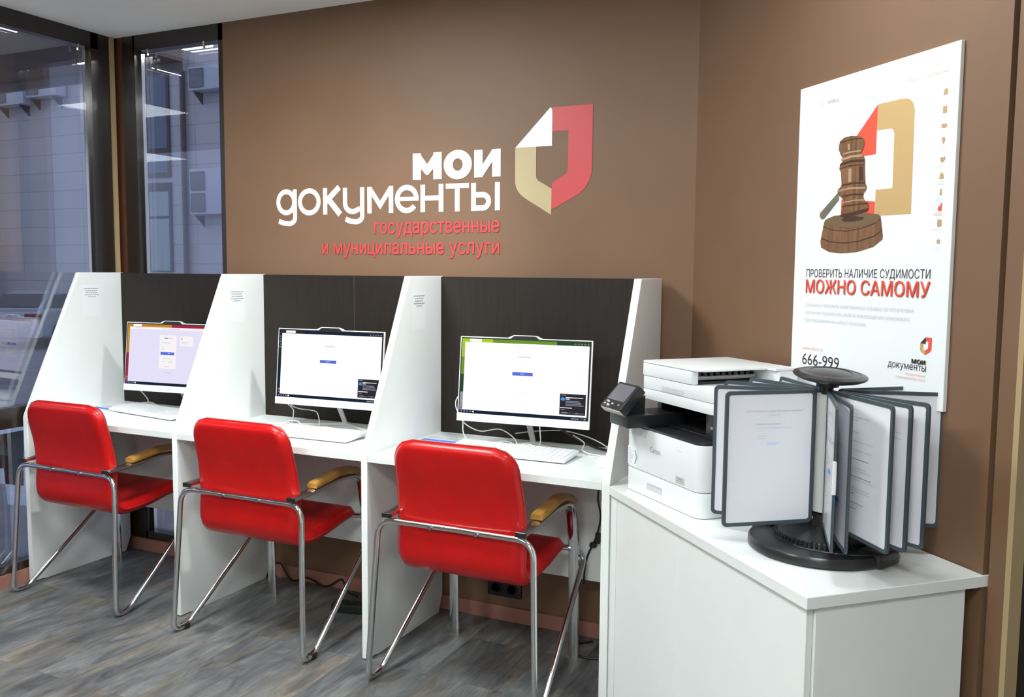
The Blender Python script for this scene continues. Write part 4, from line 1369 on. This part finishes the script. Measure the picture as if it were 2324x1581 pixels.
# ------------------------------------------------------------------ poster
PB = C0 - NW * .0005
poster = thing('poster_board', 'white poster board with a gavel picture on the slanted brown wall', 'poster', tuple(PB + D * .89 + Vector((0, 0, 1.08))))
off0 = PB - poster.location
off0.z = 0
p0, p1, z0, z1 = .600, 1.1785, 1.083, 1.921
q = MB()
q.prism([(lambda v: (v.x, v.y))(off0 + D * a_ - NW * t_) for a_, t_ in ((p0, .0), (p1, .0), (p1, .011), (p0, .011))], z0 - 1.08, z1 - 1.08, POSTER, bev=.0008, seg=1)
q.build('board', poster)
def PP(): return Print(off0 - NW * .011 + Vector((0, 0, -1.08)), D, (0, 0, 1), -NW)
pr = PP()
pr.poly([(0.92, 1.824), (0.794, 1.711), (0.798, 1.703), (0.92, 1.701)], P_RED, .0004)
pr.poly([(0.92, 1.8245), (1.000, 1.8235), (1.020, 1.8215), (1.034, 1.815), (1.043, 1.804), (1.047, 1.788), (1.05, 1.544), (0.925, 1.5465), (0.925, 1.6115), (0.984, 1.611), (0.982, 1.744), (0.977, 1.754), (0.968, 1.758), (0.92, 1.7595)], P_GOLD, .0004)
pr.poly([(0.795, 1.597), (0.924, 1.5825), (0.924, 1.5505), (0.795, 1.551)], P_RED, .0004)
pr.build('poster_emblem', poster)
pr = PP()
head = [(0.778, 1.738), (0.781, 1.751), (0.798, 1.759), (0.827, 1.76), (0.856, 1.755), (0.874, 1.746), (0.878, 1.734), (0.875, 1.723), (0.868, 1.715), (0.866, 1.707), (0.877, 1.702), (0.882, 1.693), (0.882, 1.683), (0.882, 1.675), (0.887, 1.631), (0.893, 1.624), (0.891, 1.615), (0.882, 1.608), (0.881, 1.597), (0.887, 1.589), (0.902, 1.578), (0.904, 1.568), (0.9, 1.561), (0.858, 1.554), (0.817, 1.549), (0.795, 1.551), (0.798, 1.565), (0.805, 1.581), (0.807, 1.592), (0.798, 1.601), (0.782, 1.61), (0.779, 1.622), (0.791, 1.631), (0.795, 1.633), (0.79, 1.669), (0.783, 1.678), (0.785, 1.689), (0.794, 1.696), (0.795, 1.706), (0.785, 1.717), (0.778, 1.73)]
pr.poly([(0.727, 1.539), (0.714, 1.488), (0.718, 1.471), (0.754, 1.458), (0.804, 1.454), (0.863, 1.456), (0.925, 1.468), (0.957, 1.486), (0.958, 1.496), (0.947, 1.545), (0.904, 1.532), (0.812, 1.523)], GAVEL, .0007)
pr.stroke([(.7165, 1.497), (.75, 1.487), (.81, 1.481), (.87, 1.484), (.93, 1.496), (.955, 1.510)], .0028, GAVELD, .0010)
pr.stroke([(.7235, 1.529), (.76, 1.518), (.82, 1.512), (.88, 1.517), (.93, 1.528), (.9475, 1.537)], .0022, GAVELD, .0010)
pr.poly([(0.727, 1.539), (0.734, 1.547), (0.767, 1.555), (0.828, 1.557), (0.903, 1.555), (0.941, 1.549), (0.947, 1.543), (0.938, 1.53), (0.894, 1.522), (0.836, 1.52), (0.769, 1.526), (0.734, 1.533)], mat('gavel_top_brown', (.17, .11, .055), .35), .0012)
pr.poly([(0.799, 1.543), (0.811, 1.549), (0.852, 1.55), (0.887, 1.545), (0.884, 1.539), (0.847, 1.536), (0.811, 1.537)], GAVELD, .0014)
pr.poly([(0.783, 1.618), (0.774, 1.611), (0.709, 1.566), (0.708, 1.556), (0.717, 1.549), (0.728, 1.551), (0.786, 1.598)], GAVELG, .0014)
pr.poly(head, GAVEL, .0016)
pr.poly([(0.795, 1.551), (0.798, 1.557), (0.851, 1.562), (0.902, 1.568), (0.899, 1.56), (0.852, 1.552), (0.817, 1.549)], GAVELD, .0019)
for pts, w_, m in (([(.790, 1.702), (.83, 1.706), (.872, 1.704)], .006, GAVELL), ([(.787, 1.689), (.83, 1.694), (.88, 1.690)], .006, GAVELD), ([(.787, 1.679), (.83, 1.683), (.881, 1.679)], .0025, GAVELD),
                   ([(.795, 1.634), (.84, 1.636), (.886, 1.633)], .004, GAVELD), ([(.783, 1.620), (.83, 1.624), (.889, 1.620)], .004, GAVELL), ([(.800, 1.605), (.84, 1.607), (.880, 1.604)], .004, GAVELD), ([(.803, 1.588), (.85, 1.591), (.886, 1.589)], .003, GAVELL), ([(.800, 1.578), (.85, 1.580), (.900, 1.580)], .003, GAVELD),
                   ([(.785, 1.748), (.83, 1.751), (.872, 1.747)], .002, GAVELD), ([(.797, 1.716), (.83, 1.718), (.866, 1.716)], .004, GAVELL), ([(.827, 1.675), (.828, 1.640)], .012, GAVELL), ([(.868, 1.675), (.872, 1.640)], .014, GAVELD), ([(.818, 1.740), (.820, 1.724)], .008, GAVELL)):
    pr.stroke(pts, w_, m, .0020)
pr.build('gavel_picture', poster)
pr = PP()
pr.text('ПРОВЕРИТЬ НАЛИЧИЕ СУДИМОСТИ', .658, 1.122, 1.3845, 1.412, DARKINK, 0.0, .0005)
pr.heavy_text('МОЖНО САМОМУ', .658, 1.124, 1.3435, 1.3835, P_RED, .0020, .0005)
pr.build('headline', poster)
pr = PP()
pr.text('Заказать и получить электронную справку об отсутствии', .657, 1.074, 1.3035, 1.3185, P_PALE, 0, .0005)
pr.text('(наличии) судимости, либо о прекращении уголовного', .657, 1.063, 1.2820, 1.2970, P_PALE, 0, .0005)
pr.text('преследования на сайте Госуслуги.', .657, .913, 1.2610, 1.2755, P_PALE, 0, .0005)
pr.build('body_text', poster)
pr = PP()
pr.text('www.mfcrd.ru', .652, .742, 1.1835, 1.1945, P_RED2, 0, .0005)
pr.build('web_address', poster)
pr = PP()
pr.text('666-999', .653, .812, 1.1415, 1.1735, DARKINK, 0.0, .0005)
pr.build('phone_number', poster)
pr = PP()
pr.text('НА ВСЕ СЛУЧАИ ЖИЗНИ', 1.008, 1.146, 1.857, 1.865, P_RED2, 0, .0005)
pr.build('slogan', poster)
pr = PP()
pr.text('МФЦ', .724, .770, 1.857, 1.868, INK, 0, .0005)
pr.rect(.690, 1.863, .712, 1.8645, P_PALE, .0005).rect(.690, 1.859, .705, 1.8605, P_PALE, .0005)
pr.build('corner_mark', poster)
pr = PP()
zi = (1.815, 1.775, 1.739, 1.705, 1.663, 1.626, 1.590, 1.554, 1.518, 1.476)
xi = 1.141
ic = [[(-.007, -.007), (.006, -.007), (.007, .003), (0, .009), (-.006, .003)], rrect(-.006, -.008, .006, .008, .001), [(-.007, -.005), (.007, -.005), (.008, .005), (.003, .003), (-.003, .005), (-.008, .004)],
      [(0, -.009), (.005, .002), (.003, .008), (-.003, .008), (-.005, .002)], [(0, -.008), (.007, -.001), (.008, .006), (.002, .004), (-.004, .006), (-.007, .002), (-.006, -.004)], [(-.007, -.007), (.007, -.007), (.005, .003), (0, .008), (-.005, .003)],
      [(-.004, -.008), (.004, -.008), (.002, 0), (.003, .006), (-.003, .006), (-.002, 0)], [(-.006, -.008), (.005, -.008), (.005, .003), (.006, .009), (.002, .009), (0, .003), (-.006, .002)], rrect(-.006, -.008, .006, .008, .001),
      [(.008 * (1 if k % 2 == 0 else .42) * math.sin(k * math.pi / 5), .008 * (1 if k % 2 == 0 else .42) * math.cos(k * math.pi / 5)) for k in range(10)]]
for k, z_ in enumerate(zi):
    pr.poly([(xi + a_, z_ + c_) for a_, c_ in ic[k]], P_RED if k == 7 else P_TAN, .0005)
    for j in range(2 + (k % 3 == 0)):
        pr.rect(xi + .008 - (.030 - .006 * j), z_ - .014 - .0045 * j, xi + .008, z_ - .0128 - .0045 * j, P_RED2 if k == 7 else mat('poster_faint_print', (.74, .76, .78), .4), .0005)
pr.build('icon_column', poster)
pr = PP()
sx_ = .042 / .315; 
def lf_(q): return (1.100 + (q[0] - 1.889) * .036 / .315, 1.2085 + (q[1] - 1.613) * .0435 / .40)
emblem(pr, lf_, P_RED, P_GOLD, DARKINK, .0005)
pr.heavy_text('мои', 1.076, 1.1205, 1.1855, 1.1975, DARKINK, .0011, .0005)
pr.text('документы', .996, 1.1225, 1.1650, 1.1835, DARKINK, 0, .0005)
pr.text('государственные', 1.058, 1.1215, 1.1545, 1.1615, P_RED2, 0, .0005)
pr.text('и муниципальные услуги', 1.026, 1.1215, 1.1445, 1.1515, P_RED2, 0, .0005)
pr.build('office_logo', poster)

# ------------------------------------------------------------------ outside
GZ = -.65
ASPH = mat('wet_asphalt', (.25, .24, .26), .55, noise=.25, nscale=2.5)
SNOW = mat('snow_streaks', (.62, .66, .74), .7, noise=.12, nscale=9)
CARW = mat('snowy_white_paint', (.52, .54, .58), .3, coat=.6, noise=.12, nscale=6)
CARG = mat('car_glass', (.05, .045, .05), .1, coat=.5)
TAIL = mat('tail_lamp_red', (.22, .03, .04), .2, coat=.5)
TYRE = mat('tyre', (.02, .02, .02), .8)
BWIN = mat('dark_building_window', (.10, .14, .22), .12, coat=.4)
CURT = mat('curtained_window', (.36, .44, .44), .25, noise=.12, nscale=8, stretch=(3, 1, .05))
PIPE = mat('brown_pipe', (.075, .055, .05), .5)
ACW = mat('ac_white', (.60, .63, .68), .5)
ACG = mat('ac_grille', (.22, .22, .24), .6)
q = MB(); q.box((-45, -14, GZ - .1), (XL - .35, 16, GZ), ASPH); q.box((XL - .35, .95, GZ - .1), (2, 16, GZ), ASPH)
street = struct(q.build('street_ground'))
STR = [[(-6.902, 4.438), (-6.565, 4.205), (-6.577, 4.516), (-6.924, 4.766)], [(-6.147, 3.917), (-5.857, 3.716), (-5.850, 3.993), (-6.148, 4.207)], [(-5.409, 3.408), (-5.161, 3.236), (-5.111, 3.460), (-5.451, 3.705)], [(-4.72, 2.98), (-4.45, 2.80), (-4.40, 3.02), (-4.75, 3.26)]]
for s_ in STR:
    q = MB()
    a, bb, c, dd = [Vector(p) for p in s_]
    e1, e2 = (bb - a), (c - dd)
    q.prism([tuple(a - e1 * 2.5), tuple(bb + e1 * 2.5), tuple(c + e2 * 2.5), tuple(dd - e2 * 2.5)], GZ, GZ + .004, SNOW)
    q.build('crosswalk_stripe', street)
FY = 16.0
bld = thing('building', 'large grey panelled building across the street seen through the windows', 'building', (-18, FY, GZ))
q = MB(); q.box((-17, 0, 0), (16, 6, 13), FACADE)
q.build('facade', bld)
def bwin(x0, x1, z0, z1, m, mull):
    q = MB()
    x0 += 18; x1 += 18; z0 -= GZ; z1 -= GZ
    q.box((x0, -.06, z0), (x1, .02, z1), PIPE)
    w_ = q.build('window', bld)
    q = MB()
    for a0, a1 in mull[0]:
        for c0, c1 in mull[1]:
            q.box((x0 + (x1 - x0) * a0, -.075, z0 + (z1 - z0) * c0), (x0 + (x1 - x0) * a1, -.061, z0 + (z1 - z0) * c1), m)
    q.build('pane', w_)
bwin(-17.4, -16.02, 3.95, 7.15, BWIN, ([(.03, .38), (.44, .95)], [(.04, .20), (.25, .93)]))
bwin(-17.4, -16.02, 1.28, 3.80, CURT, ([(.03, .36), (.42, .95)], [(.02, .60), (.63, .90)]))
q = MB(); q.cyl((18 - 15.42, -.12, 0), (18 - 15.42, -.12, 9.5), .075, PIPE, 12); q.build('drainpipe', bld)
q = MB(); q.box((18 - 24.5, -.8, 0), (18 - 23.4, 0, 13), FACADE); q.build('pilaster', bld)
for k, (x, z, lab) in enumerate(((-14.28, 2.86, 'twin-fan white air conditioner on the grey building beside the drainpipe'), (-14.25, 6.15, 'white air conditioner high on the grey building, above the twin-fan one'), (-22.2, 6.30, 'white air conditioner high on the facade, leftmost through the big window'), (-20.75, 6.45, 'white air conditioner on the facade, right of the leftmost one'))):
    t = thing('air_conditioner', lab, 'air conditioner', (x, FY - .06, z), 0, 'air conditioners on the building')
    h = 1.22 if k == 0 else .62
    q = MB(); q.bbox((-.66, -.36, 0), (.66, -.005, h), ACW, .02, 2); q.build('casing', t)
    for j in range(2 if k == 0 else 1):
        q = MB(); q.bbox((-.60, -.375, .06 + j * .58), (-.10, -.355, .56 + j * .58), ACG, .03, 2); q.build('fan_grille', t)
    q = MB(); q.prism([(-.36, -.02), (-.02, -.02), (-.02, -.32)], -.5, -.46, PIPE, 'x'); q.prism([(-.36, -.02), (-.02, -.02), (-.02, -.32)], .46, .5, PIPE, 'x'); q.build('bracket', t)
# parked car, rear end to the left
car = thing('car', 'white car dusted with snow parked outside the big window', 'car', (-18.35, 13.65, GZ), math.radians(120))
def loft(sections, m, name, caps=True):
    """sections: list of (x, [(y,z)...]) outlines with equal counts"""
    q = MB(); vs = []; n = len(sections[0][1])
    for x, o in sections:
        vs += [(x, y, z) for y, z in o]
    fs = [(i * n + k, i * n + (k + 1) % n, (i + 1) * n + (k + 1) % n, (i + 1) * n + k) for i in range(len(sections) - 1) for k in range(n)]
    fs += [tuple(range(n)), tuple((len(sections) - 1) * n + k for k in range(n))]
    q.add(vs, fs, m, True)
    return q.build(name, car, sharp=50)
def sec(w, zlo, zhi, r=.1): return rrect(-w, zlo, w, zhi, r, 4)
loft([(-2.15, sec(.72, .42, .78)), (-2.08, sec(.84, .30, .95)), (-1.6, sec(.88, .24, 1.0)), (0, sec(.9, .22, .98)), (1.3, sec(.88, .24, .94)), (1.95, sec(.82, .28, .80)), (2.15, sec(.70, .36, .66))], CARW, 'body')
loft([(-1.72, sec(.70, .92, 1.0, .03)), (-1.05, sec(.62, .92, 1.36, .12)), (-.4, sec(.62, .92, 1.45, .14)), (.3, sec(.62, .92, 1.42, .14)), (1.15, sec(.70, .88, .96, .03))], CARW, 'cabin')
q = MB(); q.add([(-1.64, -.56, 1.03), (-1.64, .56, 1.03), (-1.10, .52, 1.345), (-1.10, -.52, 1.345)], [(0, 1, 2, 3)], CARG); q.v = [(x - .035, y, z + .02) for x, y, z in q.v]; q.build('rear_window', car)
for sy_ in (-1, 1):
    q = MB(); q.add([(-1.05, sy_ * .685, 1.0), (.75, sy_ * .70, .99), (.25, sy_ * .635, 1.34), (-.85, sy_ * .635, 1.34)], [(0, 1, 2, 3)], CARG); q.build('side_window', car)
    q = MB(); q.bbox((-2.14, sy_ * .62 - .20, .76), (-2.02, sy_ * .62 + .20, .90), TAIL, .03, 2); q.build('tail_lamp', car)
    for x in (-1.35, 1.35):
        q = MB(); q.cyl((x, sy_ * .70, .31), (x, sy_ * .90, .31), .31, TYRE, 24); q.build('wheel', car)
# canopy outside over the windows
SOF = mat('soffit_boards', (.22, .16, .12), .5, noise=.15, nscale=4)
q = MB(); q.box((-7, -2.6, 2.50), (XL - .065, 1.06, 2.62), SOF)
q.box((-7, 1.06, 2.455), (XL - .065, 1.09, 2.62), mat('fascia_grey', (.32, .31, .33), .5))
q.box((-.25, YW + .065, 2.50), (.9, YW + .24, 2.60), SOF)
struct(q.build('canopy_outside'))
for (x, y, w_, d_, lab) in ((-.42, .10, .03, .10, 'bright LED floodlight outside above the big left window'), (.10, .735, .09, .025, 'bright LED floodlight outside above the narrow window')):
    t = thing('floodlight', lab, 'floodlight', (x, y, 2.50), 0, 'floodlights outside the windows')
    q = MB(); q.bbox((-w_ - .01, -d_ - .01, -.028), (w_ + .01, d_ + .01, -.0005), GREYP, .003, 1); q.build('housing', t)
    q = MB(); q.bbox((-w_, -d_, -.040), (w_, d_, -.0285), SPOT, .003, 1); q.build('lens', t)
